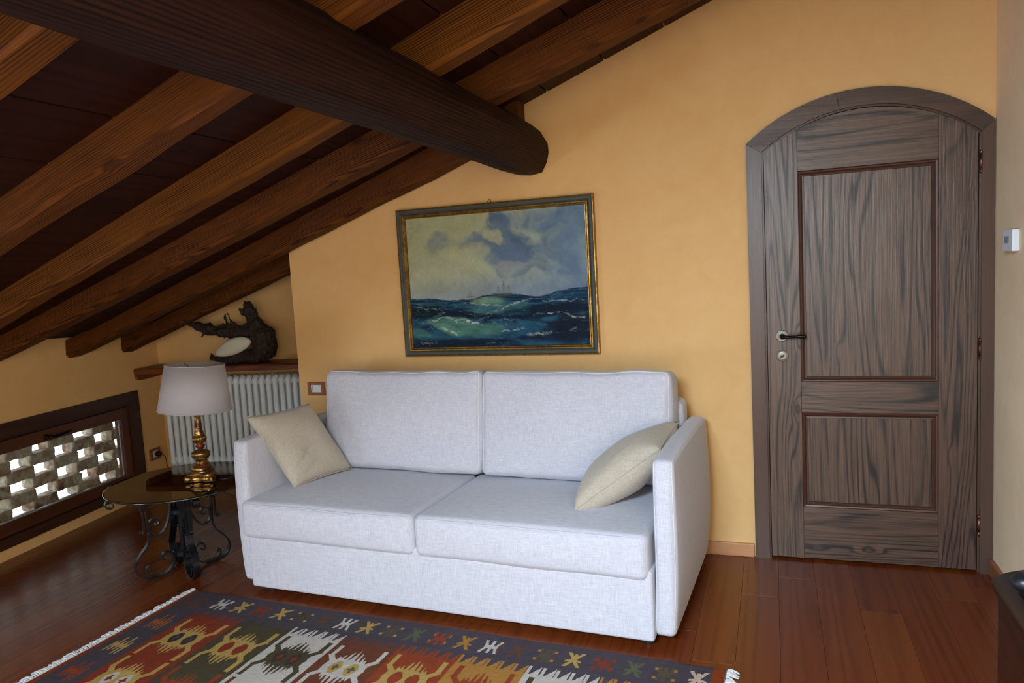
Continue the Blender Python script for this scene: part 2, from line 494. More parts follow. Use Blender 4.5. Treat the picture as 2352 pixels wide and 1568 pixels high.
# niche back wall
a = N0 - ND * 0.10; b = N0 + ND * 1.75
V, F = prism([(a.x, a.y), (b.x, b.y), (b.x - NN.x * 0.14, b.y - NN.y * 0.14), (a.x - NN.x * 0.14, a.y - NN.y * 0.14)], -0.02, 0, 'z')
V = [(x, y, -0.02 if i < 4 else ZB(x) + 0.03) for i, (x, y, z) in enumerate(V)]
tag(link('wall_niche', fillmesh('wall_niche', (V, F)), M_wall), kind='structure')
# right wall
tag(link('wall_right', fillmesh('wall_right', box(RIGHT_X, RIGHT_X + 0.14, REAR_Y - 0.2, WALL_Y + 0.16, -0.02, ZB(RIGHT_X) + 0.08)), M_wall_pale), kind='structure')
# left wall with the low window opening, built in the wall's own frame: x along, y outwards, z up
WS0, WS1, WZ0, WZ1 = -0.37, 1.165, 0.066, 0.74
lrot = math.atan2(EL.y, EL.x)
def wz(s, t): return ZB((L0 + EL * s - NL * t).x) + 0.03
T = 0.11
def lwall(s0, s1, z0, z1=None):
    V = []
    for t in (0, T):
        for s in (s0, s1):
            V.append((s, t, z0))
    for t in (0, T):
        for s in (s0, s1):
            V.append((s, t, z1 if z1 is not None else wz(s, t)))
    return V, [(0, 1, 3, 2), (4, 6, 7, 5), (0, 4, 5, 1), (2, 3, 7, 6), (0, 2, 6, 4), (1, 5, 7, 3)]
HO = 0.06   # casing covers this much of the opening's edge
tag(link('wall_left', fillmesh('wall_left', merge(lwall(-5.4, -3.15, -0.02), lwall(-1.75, WS0 + HO, -0.02), lwall(-3.15, -1.75, -0.02, 0.14), lwall(-3.15, -1.75, 0.70), lwall(WS1 - HO, 1.75, -0.02), lwall(WS0 + HO, WS1 - HO, -0.02, WZ0 + 0.04), lwall(WS0 + HO, WS1 - HO, WZ1 - HO))), M_wall, None, L0, (0, 0, lrot)), kind='structure')
# gable wall behind the camera with the glazed opening the daylight comes through
RX0, RX1, RZ0, RZ1 = -2.12, 0.42, 0.18, 1.46
def rwall(x0, x1, z0, z1=None):
    V = [(x, y, z0) for y in (REAR_Y, REAR_Y - 0.2) for x in (x0, x1)] + [(x, y, (z1 if z1 is not None else ZB(x) + 0.03)) for y in (REAR_Y, REAR_Y - 0.2) for x in (x0, x1)]
    return V, [(0, 1, 3, 2), (4, 6, 7, 5), (0, 4, 5, 1), (2, 3, 7, 6), (0, 2, 6, 4), (1, 5, 7, 3)]
tag(link('wall_rear', fillmesh('wall_rear', merge(rwall(-3.7, RX0, -0.02), rwall(RX1, 1.0, -0.02), rwall(RX0, RX1, -0.02, RZ0),
    ([(RX0, REAR_Y, min(RZ1, ZB(RX0))), (RX1, REAR_Y, RZ1), (RX0, REAR_Y - .2, min(RZ1, ZB(RX0))), (RX1, REAR_Y - .2, RZ1), (RX0, REAR_Y, ZB(RX0) + .03), (RX1, REAR_Y, ZB(RX1) + .03), (RX0, REAR_Y - .2, ZB(RX0) + .03), (RX1, REAR_Y - .2, ZB(RX1) + .03)],
     [(0, 1, 3, 2), (4, 6, 7, 5), (0, 4, 5, 1), (2, 3, 7, 6), (0, 2, 6, 4), (1, 5, 7, 3)]))), M_wall), kind='structure')
w2 = tag(empty('window_2', ((RX0 + RX1) / 2, REAR_Y, RZ0)), kind='structure')
hw = (RX1 - RX0) / 2; hh = RZ1 - RZ0
for nm, bx in (('window_sill', box(-hw, hw, -0.06, -0.01, 0, 0.05)), ('window_head', box(-hw, hw, -0.06, -0.01, hh - 0.05, hh)), ('window_jamb', box(-hw, -hw + 0.05, -0.06, -0.01, 0, hh)),
               ('window_jamb', box(hw - 0.05, hw, -0.06, -0.01, 0, hh)), ('window_mullion', box(-0.035, 0.035, -0.06, -0.01, 0, hh))):
    link(nm, mesh(nm, bx), M_window_dark, w2)

# ceiling: backing, boards one by one
slope = -math.atan(0.377)
cz = ZB(-1.7)
SKX0, SKX1, SKY0, SKY1 = 0.42, 1.86, -2.57, -1.55      # roof window, in the ceiling's frame
ceiling = tag(link('ceiling', mesh('ceiling', merge(box(-3.1, SKX0, -3.6, 3.6, 0.03, 0.07), box(SKX1, 3.1, -3.6, 3.6, 0.03, 0.07), box(SKX0, SKX1, -3.6, SKY0, 0.03, 0.07), box(SKX0, SKX1, SKY1, 3.6, 0.03, 0.07))), M_gap, None, (-1.7, 1.05, cz), (0, slope, 0)), kind='structure')
sl = math.sqrt(1 + 0.377 ** 2)
bw = 0.285 * sl
bme = mesh('ceiling_board', box(-bw / 2 + 0.003, bw / 2 - 0.003, -3.55, 3.55, 0.0, 0.03, 0.003))
bme.materials.append(M_board)
for k in range(-9, 10):
    xs = -1.01 - 0.1425 + 0.285 * k
    xl = (xs + 1.7) * sl
    if -4.6 < xs < 1.0:
        if xl + bw / 2 > SKX0 and xl - bw / 2 < SKX1:
            for y0, y1 in ((-3.55, SKY0), (SKY1, 3.55)):
                link('ceiling_board', mesh('ceiling_board', box(-bw / 2 + 0.003, bw / 2 - 0.003, y0, y1, 0.0, 0.03, 0.003)), M_board, ceiling, (xl, 0, 0))
        else:
            link('ceiling_board', bme, None, ceiling, (xl, random.uniform(-0.02, 0.02), 0))
w4 = tag(empty('window_4', (-1.7, 1.05, cz)), kind='structure'); w4.rotation_euler = (0, slope, 0)
for nm, bx in (('roof_window_frame', box(SKX0, SKX1, SKY0, SKY0 + 0.05, -0.03, 0.06)), ('roof_window_frame', box(SKX0, SKX1, SKY1 - 0.05, SKY1, -0.03, 0.06)), ('roof_window_frame', box(SKX0, SKX0 + 0.05, SKY0, SKY1, -0.03, 0.06)), ('roof_window_frame', box(SKX1 - 0.05, SKX1, SKY0, SKY1, -0.03, 0.06))):
    link(nm, mesh(nm, bx), M_window_dark, w4)
link('pane', mesh('pane', box(SKX0 + 0.04, SKX1 - 0.04, SKY0 + 0.04, SKY1 - 0.04, 0.045, 0.052)), M_glass, w4)

# rafters: hewn, slightly wavy, each with its own line
RRI = Matrix.Rotation(-math.atan(0.36), 3, 'Y').inverted()
def rafter(label, x0, x1, farL, farR, width=0.105, seed=0, group='hewn rafters under the boards', drop=0.0):
    n = 44; V = []; F = []
    for i in range(n + 1):
        x = x0 + (x1 - x0) * i / n
        t = (x + 4.0) / 3.0
        yf = farL + (farR - farL) * max(0, min(1.3, t)) ** 0.7
        w = width
        nz = lambda q, s: mnoise.noise(Vector((x * 2.2, q * 5.1 + seed * 7.7, s))) * 0.010 + mnoise.noise(Vector((x * 9, q * 5.1 + seed * 7.7, s))) * 0.004
        zb = ZR(x) - drop
        zt = ZB(x) + 0.012
        ch = 0.016
        sec = [(yf - w, zt), (yf - w + nz(1, 0), zb + ch + nz(1, 1)), (yf - w + ch + nz(2, 0), zb + nz(2, 1)), (yf - ch * .6 + nz(3, 0), zb + nz(3, 1)), (yf + nz(4, 0), zb + ch * .6 + nz(4, 1)), (yf, zt)]
        V += [tuple(RRI @ Vector((x - x0, a - farL, b - ZR(x0)))) for a, b in sec]
    m = 6
    for i in range(n):
        for k in range(m):
            k2 = (k + 1) % m
            F.append((i * m + k, i * m + k2, i * m + m + k2, i * m + m + k))
    F.append(tuple(range(m - 1, -1, -1))); F.append(tuple(range(n * m, n * m + m)))
    me = mesh('rafter', (V, F))
    o = link('rafter', me, M_rafter, None, (x0, farL, ZR(x0)), (0, -math.atan(0.36), 0))
    return tag(o, label, 'rafter', group)
XL, XR = -4.22, 0.93
ORD = 'square hewn rafter crossing over the dark beam, %s out from the painting wall'
for i, (f, d) in enumerate(((-2.13, 'tenth'), (-1.55, 'ninth'), (-0.33, 'eighth'), (0.16, 'seventh'), (0.72, 'sixth'))):
    rafter(ORD % d, XL + 0.35, XR, f, f, seed=i)
rafter(ORD % 'fifth', XL + 0.2, XR, 1.30, 1.29, seed=11)
rafter(ORD % 'fourth', XL + 0.1, XR, 1.89, 1.88, seed=12)
rafter(ORD % 'third', XL, XR, 2.42, 2.44, seed=13)
rafter(ORD % 'second', XL, XR, 2.80, 3.01, seed=14, width=0.11)
rafter('hewn rafter lying against the top of the painting wall, stopping at the dark beam', XL, -1.13, 3.41, 3.56, seed=15, width=0.11)
rafter('dark rafter over the niche above the driftwood', XL, -2.44, 3.87, 4.03, seed=16, width=0.11)

# the big round-edged purlin
def purlin():
    prof = [(-1.176, 1.878), (-1.118, 1.872), (-1.058, 1.883), (-1.028, 1.933), (-1.020, 1.975), (-1.024, 2.016), (-1.058, 2.083), (-1.100, 2.118), (-1.144, 2.145), (-1.25, 2.15), (-1.315, 2.10), (-1.335, 2.01), (-1.275, 1.935)]
    n = 60; V = []; F = []; m = len(prof); y0, y1 = REAR_Y - 0.02, WALL_Y + 0.04
    for i in range(n + 1):
        y = y0 + (y1 - y0) * i / n
        for k, (x, z) in enumerate(prof):
            V.append((x + 1.18 + mnoise.noise(Vector((k * 3.3, y * 2.0, 0))) * 0.008, y - y0, z - 1.878 + mnoise.noise(Vector((k * 3.3, y * 2.0, 9))) * 0.008))
    for i in range(n):
        for k in range(m):
            k2 = (k + 1) % m
            F.append((i * m + k, i * m + k2, i * m + m + k2, i * m + m + k))
    F.append(tuple(range(m - 1, -1, -1))); F.append(tuple(range(n * m, n * m + m)))
    o = link('roof_beam', mesh('roof_beam', (V, F)), M_beam, None, (-1.18, y0, 1.878))
    tag(o, 'massive dark brown round-edged roof beam running into the painting wall', 'beam')
purlin()

# skirting boards
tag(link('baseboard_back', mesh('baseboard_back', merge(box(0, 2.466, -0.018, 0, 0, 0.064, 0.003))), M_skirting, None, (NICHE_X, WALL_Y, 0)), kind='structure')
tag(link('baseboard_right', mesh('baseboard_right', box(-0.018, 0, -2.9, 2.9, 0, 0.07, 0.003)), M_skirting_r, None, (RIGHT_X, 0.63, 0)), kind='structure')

# ------------------------------------------------------------------ low window in the left wall (local frame of wall_left)
w1 = tag(empty('window_1', L0 + EL * 0, lrot), kind='structure')
def wpart(nm, vf, mat, parent=w1, loc=(0, 0, 0)):
    return link(nm, mesh(nm, vf), mat, parent, loc)
# local: x = s along the wall, y = outwards, z = up.  grain runs along local y of the material -> remap by building parts along x with x material
M_win_x = wood('window_wood_level', srgb(88, 46, 25), srgb(56, 26, 13), 'x', 6, 6, 0.05, 0.4, 0.3, 0.4, 0.08, 0.1)
M_win_z = wood('window_wood_upright', srgb(100, 54, 30), srgb(62, 30, 16), 'z', 6, 6, 0.05, 0.4, 0.3, 0.4, 0.08, 0.1)
M_cas_x = wood('window_casing_level', srgb(62, 34, 22), srgb(38, 19, 12), 'x', 6, 6, 0.05, 0.4, 0.3, 0.45, 0.08, 0.1)
M_cas_z = wood('window_casing_upright', srgb(62, 34, 22), srgb(38, 19, 12), 'z', 6, 6, 0.05, 0.4, 0.3, 0.45, 0.08, 0.1)
cw = 0.078
def mitre(x0, x1, z0, z1, w, side, y0, y1):
    if side == 'top': p = [(x0, z1), (x0 + w, z1 - w), (x1 - w, z1 - w), (x1, z1)]
    if side == 'bottom': p = [(x0, z0), (x1, z0), (x1 - w, z0 + w), (x0 + w, z0 + w)]
    if side == 'left': p = [(x0, z0), (x0 + w, z0 + w), (x0 + w, z1 - w), (x0, z1)]
    if side == 'right': p = [(x1, z0), (x1, z1), (x1 - w, z1 - w), (x1 - w, z0 + w)]
    return prism(p, y0, y1, 'y')
for sd, mt in (('top', M_cas_x), ('bottom', M_cas_x), ('left', M_cas_z), ('right', M_cas_z)):
    wpart('window_casing', mitre(WS0, WS1, WZ0, WZ1, cw if sd != 'bottom' else 0.055, sd, -0.02, 0.06), mt)
SX0, SX1, SZ0, SZ1 = WS0 + cw + 0.006, WS1 - cw - 0.006, WZ0 + 0.058, WZ1 - cw - 0.022
sw = 0.068
wpart('window_frame', merge(box(WS0 + 0.07, WS1 - 0.07, 0.03, 0.062, SZ1 - 0.01, WZ1 - cw + 0.01), box(WS0 + 0.07, WS1 - 0.07, 0.03, 0.062, WZ0 + 0.05, SZ0 + 0.01), box(WS1 - cw - 0.02, WS1 - 0.07, 0.03, 0.062, WZ0, WZ1 - .02), box(WS0 + 0.07, WS0 + cw + 0.02, 0.03, 0.062, WZ0, WZ1 - .02)), M_cas_x)
sash = wpart('window_sash', merge(mitre(SX0, SX1, SZ0, SZ1, sw, 'top', 0.008, 0.06), mitre(SX0, SX1, SZ0, SZ1, sw, 'bottom', 0.008, 0.06)), M_win_x)
link('sash_stile', mesh('sash_stile', merge(mitre(SX0, SX1, SZ0, SZ1, sw, 'left', 0.008, 0.06), mitre(SX0, SX1, SZ0, SZ1, sw, 'right', 0.008, 0.06))), M_win_z, w1)
gx0, gx1, gz0, gz1 = SX0 + sw - 0.004, SX1 - sw + 0.004, SZ0 + sw - 0.004, SZ1 - sw + 0.004
wpart('pane', box(gx0, gx1, 0.030, 0.036, gz0, gz1), M_glass)
M_seal = plain('grey_seal', srgb(150, 156, 160), 0.4)
wpart('glazing_bead', merge(box(gx0 + .004, gx1 - .004, 0.024, 0.03, gz0 + .002, gz0 + .010), box(gx1 - .012, gx1 - .004, 0.024, 0.03, gz0 + .002, gz1 - .002)), M_seal)
# window handle on the top rail
hd = link('window_handle', mesh('window_handle', merge(xf(lathe([(0.016, 0), (0.018, 0.006), (0.012, 0.012), (0.008, 0.03), (0.008, 0.038)], 16), Matrix.Translation((0.40, 0.006, 0.598)) @ Matrix.Rotation(math.radians(90), 4, 'X')),
      tube(smoothpath([(0.40, -0.03, 0.598), (0.44, -0.034, 0.594), (0.49, -0.036, 0.598), (0.53, -0.034, 0.602), (0.55, -0.032, 0.599)], 5), [0.007] * 4 + [0.009] * 5 + [0.008] * 6 + [0.006] * 6, 10))), M_dbronze, w1, smooth=True)

# perforated brick screen outside the window
bs = tag(empty('brick_screen', L0 - NL * 0.115 + EL * 0.4, lrot), 'perforated old brick lattice seen through the low window', 'brick wall')
bricks = []
for q in range(4):
    V, F = rbox(0.190, 0.088, 0.0705, 0.010, 4, (0, 0, 0), 0.007, q * 9.1, 26)
    me = mesh('brick', (V, F)); me.materials.append(M_brick); bricks.append(me)
hz = 0.068
for c in range(12):
    z = -0.02 + c * hz
    off = (0.0, 0.165)[c % 2]
    for k in range(-4, 6):
        s = off + k * 0.33 + random.uniform(-0.012, 0.012)
        if s > 1.40: continue
        link('brick', bricks[random.randrange(4)], None, bs, (s - 0.4, 0.06 + random.uniform(-0.008, 0.008), z), (0, 0, random.uniform(-0.03, 0.03)))

# ------------------------------------------------------------------ the arched door
door = tag(empty('door_1', (0, WALL_Y, 0)), kind='structure')
def dpart(nm, vf, mat, parent=None, centre=True, smooth=False, name=None):
    V, F = vf
    me = fillmesh(nm, (V, F))
    if centre:
        c = sum((Vector(v.co) for v in me.vertices), Vector()) / len(me.vertices)
        for v in me.vertices: v.co -= c
    else: c = Vector((0, 0, 0))
    p = parent or door
    pc = Vector(p.get('_c', (0, 0, 0))) if parent else Vector((0, 0, 0))
    o = link(nm, me, mat, p, c - pc, smooth=smooth)
    return o
OC, OR, OCZ = 0.383, 0.718, 1.379
IC, IR, ICZ = DC, DR, DCZ
CX0, CX1 = -0.099, 0.864          # casing outer edges
IX0, IX1 = -0.036, 0.818          # casing inner edges
oz = lambda x: OCZ + math.sqrt(OR ** 2 - (x - OC) ** 2)
iz = lambda x: ICZ + math.sqrt(IR ** 2 - (x - IC) ** 2)
CY0, CY1 = -0.016, 0.03
dpart('casing_post', prism([(CX0, 0), (IX0, 0), (IX0, iz(IX0)), (CX0, oz(CX0))], CY0, CY1), M_casing_v)
dpart('casing_post', prism([(IX1, 0), (CX1, 0), (CX1, oz(CX1)), (IX1, iz(IX1))], CY0, CY1), M_casing_v)
JX = 0.275                         # joint of the two arch pieces
for a0, a1, b0, b1 in ((CX0, JX, IX0, JX + 0.01), (JX, CX1, JX + 0.01, IX1)):
    g = 0.0008
    out = [(x, oz(x)) for x in np.linspace(a0 + g, a1 - g, 18)]
    inn = [(x, iz(x)) for x in np.linspace(b1 - g, b0 + g, 18)]
    dpart('casing_arch', prism(out + inn, CY0, CY1), M_casing_h)
# rebate strip inside the casing
reb = 0.008
def arch_strip(x0, x1, f, w, y0, y1):
    o = [(x, f(x)) for x in np.linspace(x0, x1, 30)]
    i = [(IC + (x - IC) * (1 - w / 0.43), f(x) - w * 0.97) for x in np.linspace(x1, x0, 30)]
    return prism(o + i, y0, y1)
dpart('door_stop', arch_strip(IX0, IX1, iz, reb, -0.002, 0.05), M_bead, centre=False)
dpart('door_stop', box(IX0, IX0 + reb, -0.002, 0.05, 0, iz(IX0) - 0.004), M_bead)
dpart('door_stop', box(IX1 - reb, IX1, -0.002, 0.05, 0, iz(IX1) - 0.004), M_casing_v)
# leaf: stiles, rails, panels with bead mouldings
LX0, LX1 = IX0 + reb + 0.003, IX1 - reb - 0.004
PX0, PX1 = 0.115, 0.663
LY0, LY1 = -0.006, 0.034
lz = lambda x: iz(x) - reb - 0.004
gg = 0.0007
dpart('door_stile', prism([(LX0, 0.012), (PX0 - gg, 0.012), (PX0 - gg, lz(PX0))] + [(x, lz(x)) for x in np.linspace(PX0 - .01, LX0, 8)], LY0, LY1), M_oak_v)
dpart('door_stile', prism([(PX1 + gg, 0.012), (LX1, 0.012)] + [(x, lz(x)) for x in np.linspace(LX1, PX1 + gg, 9)], LY0, LY1), M_oak_v)
dpart('door_rail', prism([(PX0, 1.775), (PX1, 1.775)] + [(x, lz(x)) for x in np.linspace(PX1, PX0, 22)], LY0, LY1), M_oak_h)
dpart('door_rail', box(PX0, PX1, LY0, LY1, 0.695, 0.835, 0.001), M_oak_h)
dpart('door_rail', box(PX0, PX1, LY0, LY1, 0.012, 0.255, 0.001), M_oak_h)
for z0, z1 in ((0.835, 1.775), (0.255, 0.695)):
    dpart('door_panel', box(PX0, PX1, 0.004, 0.026, z0, z1), M_oak_v)
    b1, b2 = 0.010, 0.026
    vf = []
    prof = [(0.0, 0.006), (0.0, -0.007), (0.005, -0.0105), (0.011, -0.0085), (0.014, -0.003), (0.018, 0.0), (0.024, -0.001), (0.026, 0.006)]
    V = []; F = []; m = len(prof)
    for (d, y) in prof:
        V += [(PX0 + d, y, z0 + d), (PX1 - d, y, z0 + d), (PX1 - d, y, z1 - d), (PX0 + d, y, z1 - d)]
    for i in range(m - 1):
        for k in range(4):
            k2 = (k + 1) % 4
            F.append((i * 4 + k, i * 4 + k2, i * 4 + 4 + k2, i * 4 + 4 + k))
    dpart('panel_moulding', (V, F), M_bead)
dpart('door_backing', prism([(IX0 - .02, 0), (IX1 + .02, 0), (IX1 + .02, 1.8), (IX1, iz(IX1))] + [(x, iz(x) + .01) for x in np.linspace(IX1 - .01, IX0 + .01, 20)] + [(IX0 - .02, 1.8)], 0.05, 0.07), M_gap, centre=False)
# hinges
hme = mesh('hinge', merge(lathe([(0.004, -0.046), (0.0062, -0.043), (0.0062, -0.030), (0.0045, -0.0295), (0.0062, -0.029), (0.0062, 0.029), (0.0045, 0.0295), (0.0062, 0.03), (0.0062, 0.043), (0.004, 0.046)], 14)))
hme.materials.append(M_copper); hme.polygons.foreach_set('use_smooth', [True] * len(hme.polygons))
for z in (1.748, 0.976, 0.213):
    link('hinge', hme, None, door, (0.8145, -0.012, z))
# handle and lock
RX = Matrix.Rotation(math.radians(90), 4, 'X')
ros = [(0.027, 0), (0.027, 0.003), (0.025, 0.006), (0.021, 0.0065), (0.019, 0.005), (0.016, 0.007), (0.012, 0.008)]
hnd = link('door_handle', mesh('door_handle', xf(lathe(ros, 32), RX)), M_brass, door, (0.037, LY0, 1.048), smooth=True)
link('handle_neck', mesh('handle_neck', xf(lathe([(0.012, 0), (0.010, 0.012), (0.0095, 0.04), (0.006, 0.047)], 18), Matrix.Translation((0, -0.007, 0)) @ RX)), M_dbronze, hnd, smooth=True)
lp = smoothpath([(0, -0.046, 0), (0.02, -0.052, -0.001), (0.045, -0.052, -0.001), (0.07, -0.052, 0), (0.085, -0.052, 0), (0.095, -0.052, 0), (0.101, -0.052, 0)], 6)
rr = np.interp(np.linspace(0, 1, len(lp)), [0, .15, .4, .68, .75, .83, .84, .9, .93, .96, 1], [.009, .0075, .006, .0095, .0115, .0115, .0095, .006, .004, .0055, .002])
link('handle_lever', mesh('handle_lever', tube(lp, list(rr), 14)), M_dbronze, hnd, smooth=True)
lk = link('door_lock', mesh('door_lock', xf(lathe([(0.027, 0), (0.027, 0.003), (0.025, 0.006), (0.012, 0.0065), (0.004, 0.0065)], 32), RX)), M_brass, door, (0.037, LY0, 0.956), smooth=True)
link('keyhole', mesh('keyhole', xf(merge(xf(box(-0.010, 0.010, -0.0032, 0.0032, 0, 0.003), Matrix.Rotation(0.55, 4, 'Z')), lathe([(0.0052, 0), (0.0052, 0.004)], 12)), Matrix.Translation((0, -0.0055, 0)) @ RX)), M_dbronze, lk)

# ------------------------------------------------------------------ sofa
SA = math.radians(-3.0)
sofa = tag(empty('sofa', (-2.365, 2.72, 0), SA), 'pale grey-white linen two-seat sofa standing under the painting', 'sofa')
def spart(nm, vf, mat=M_sofa, loc=(0, 0, 0), rot=(0, 0, 0), parent=sofa, smooth=True):
    return link(nm, mesh(nm, vf), mat, parent, loc, rot, smooth)
def ring(pts, r=0.0028, seg=6):
    return tube(smoothpath(pts + [pts[0]], 4)[:-1], r, seg, closed=True)
# base panel
spart('base', rbox(1.862, 0.62, 0.268, 0.012, 8, (0, 0.004, 0)), loc=(1.005, 0.282, 0.162))
# arms: slim, outer side bulging, front edge piped
def arm(sgn, xc, depth):
    w, h = 0.078, 0.655
    V, F, soft = rbox(w, depth, h, 0.022, 14, (0, 0.006, 0.004), fn=True)
    def shape(p):
        x, y, z = p
        u = (z / (h / 2)); v = y / (depth / 2)
        if x * sgn > 0:
            x += sgn * (0.030 * max(0, 1 - u * u) * max(0, 1 - v ** 4) ** 0.5 * (0.45 + 0.55 * (v + 1) / 2))
        x -= sgn * 0.010 * max(0, -u) ** 2
        if y < 0: y += 0.014 * max(0, u) ** 3
        if z > 0: z += 0.012 * (1 - v * v) - 0.006 * v
        return (x, y, z)
    a = spart('arm', ([shape(p) for p in V], F), loc=(xc, depth / 2 - 0.002, 0.04 + h / 2))
    for e in (-1, 1):
        pts = [shape(soft((e * w / 2, -depth / 2, z))) for z in np.linspace(-h / 2 + 0.03, h / 2 - 0.02, 14)]
        pts += [shape(soft((e * w / 2, y, h / 2))) for y in np.linspace(-depth / 2 + 0.02, depth / 2 - 0.1, 14)]
        spart('piping', tube(smoothpath(pts, 3), 0.0016, 6), M_piping, parent=a)
    return a
arm(-1, 0.036, 0.83)
arm(1, 1.980, 0.87)
# back frame
spart('back_frame', rbox(1.87, 0.145, 0.72, 0.035, 10, (0, 0.0, 0.006)), loc=(1.01, 0.757, 0.43))
# seat cushions
for x0, x1, sd in ((0.052, 0.954, 1.0), (0.958, 1.925, 5.0)):
    w = x1 - x0; d = 0.66; h = 0.172
    V, F, soft = rbox(w, d, h, 0.030, 18, (0.006, 0.014, 0.028), 0.004, sd, 4.0, fn=True)
    c = spart('seat_cushion', (V, F), loc=((x0 + x1) / 2, -0.045 + d / 2, 0.348))
    pts = [soft((xx, -d / 2, h / 2 - 0.004)) for xx in np.linspace(-w / 2 + 0.012, w / 2 - 0.012, 24)]
    spart('seam', tube(smoothpath(pts, 2), 0.0022, 6), M_sofa, parent=c)
# back cushions, leaning and soft
for x0, x1, sd in ((0.128, 1.020, 3.0), (1.024, 1.918, 8.0)):
    w = x1 - x0; h = 0.50; t = 0.17
    V, F, soft = rbox(w, t, h, 0.034, 22, (0.010, 0.034, 0.004), 0.007, sd, 5.0, fn=True)
    def shape(p):                           # sagging top edge with small creases
        x, y, z = p
        u = 2 * x / w; v = 2 * z / h
        if v > 0.3:
            z += -0.010 * (1 - u * u) * (v - 0.3) + 0.004 * math.sin(x * 23 + sd) * (v - 0.3)
            y += 0.005 * math.sin(x * 31 + z * 20 + sd * 2) * (v - 0.3)
        y += 0.004 * math.sin((x * 0.8 + z) * 26 + sd) * (abs(u) ** 3)
        return (x, y, z)
    c = spart('back_cushion', ([shape(p) for p in V], F), loc=((x0 + x1) / 2, 0.615, 0.690), rot=(math.radians(-9), 0, 0))
    for e in (-1, 1):
        pts = [shape(soft((e * w / 2, -t / 2, zz_))) for zz_ in np.linspace(-h / 2 + 0.03, h / 2 - 0.012, 14)]
        if e > 0: pts += [shape(soft((xx, -t / 2 + 0.004, h / 2))) for xx in np.linspace(w / 2 - 0.02, -w / 2 + 0.02, 30)]
        spart('piping', tube(smoothpath(pts, 3), 0.0026, 6), M_piping, parent=c)
# feet
fm = mesh('foot', lathe([(0.026, 0), (0.028, 0.004), (0.028, 0.034)], 20)); fm.materials.append(M_black)
for x, y in ((0.135, 0.035), (1.90, 0.035), (0.135, 0.78), (1.90, 0.78)):
    link('foot', fm, None, sofa, (x, y, 0))

# ------------------------------------------------------------------ scatter cushions
def pillow(label, corners, puff, seed, dent=None):
    """corners in the sofa's frame: a,b (lower edge) c,d (upper edge, c above b)"""
    A, B, C, D = [Vector(c) for c in corners]
    cen = (A + B + C + D) / 4
    nrm = (B - A).cross(D - A).normalized()
    n = 30; V = []; F = []; idx = {}
    def P(i, j, s):
        u, v = i / n, j / n
        # sides pulled in between the corners
        e = 0.055
        uu = u + e * (0.5 - u) * 2 * (0.25 - (v - 0.5) ** 2) * 2
        vv = v + e * (0.5 - v) * 2 * (0.25 - (u - 0.5) ** 2) * 2
        p = A * (1 - uu) * (1 - vv) + B * uu * (1 - vv) + C * uu * vv + D * (1 - uu) * vv
        a, b = 1 - (2 * u - 1) ** 2, 1 - (2 * v - 1) ** 2
        hgt = puff * (a * b) ** 0.42
        w = mnoise.noise(Vector((u * 3.2 + seed, v * 3.2, s * 2.0))) * 0.010 * (a * b) ** 0.3
        cr = 0.0
        if dent:
            for (du, dv, ang, ln, amp) in dent:
                qx = (u - du) * math.cos(ang) + (v - dv) * math.sin(ang); qy = -(u - du) * math.sin(ang) + (v - dv) * math.cos(ang)
                cr += amp * math.exp(-(qx / ln) ** 2) * math.exp(-(qy / 0.035) ** 2) * math.sin(qy * 55 + 0.6)
        return p + nrm * (s * (hgt + (w + (cr if s > 0 else 0)) * (1 if a * b > 1e-6 else 0)))
    def vid(i, j, s):
        edge = i in (0, n) or j in (0, n)
        k = (i, j, 0 if edge else s)
        if k not in idx:
            idx[k] = len(V); V.append(tuple(P(i, j, 0 if edge else s) - cen))
        return idx[k]
    for s in (-1, 1):
        for i in range(n):
            for j in range(n):
                q = (vid(i, j, s), vid(i + 1, j, s), vid(i + 1, j + 1, s), vid(i, j + 1, s))
                F.append(q if s > 0 else q[::-1])
    Mw = Matrix.Translation((-2.365, 2.72, 0)) @ Matrix.Rotation(SA, 4, 'Z')
    o = link('scatter_cushion', mesh('scatter_cushion', (V, F)), M_cushion, None, Mw @ cen, (0, 0, SA), True)
    edge = [P(i, 0, 0) for i in range(n)] + [P(n, j, 0) for j in range(n)] + [P(i, n, 0) for i in range(n, 0, -1)] + [P(0, j, 0) for j in range(n, 0, -1)]
    link('seam', mesh('seam', tube([p - cen for p in edge], 0.0022, 6, closed=True)), M_cushion, o, smooth=True)
    return tag(o, label, 'cushion', 'beige scatter cushions on the sofa')
pillow('beige square cushion tipped over the sofa arm beside the lamp', [(0.215, 0.150, 0.447), (0.305, 0.490, 0.455), (0.120, 0.425, 0.800), (0.000, 0.110, 0.792)], 0.072, 2.0,
       dent=[(0.24, 0.30, 0.45, 0.16, 0.020), (0.22, 0.14, 0.15, 0.14, 0.016), (0.1, 0.5, 0.9, 0.10, 0.010)])
pillow('beige square cushion lying tilted on the sofa arm nearer the door', [(1.600, 0.125, 0.450), (1.940, 0.185, 0.700), (1.955, 0.520, 0.735), (1.585, 0.480, 0.462)], 0.100, 6.0,
       dent=[(0.6, 0.12, 0.2, 0.10, 0.008)])

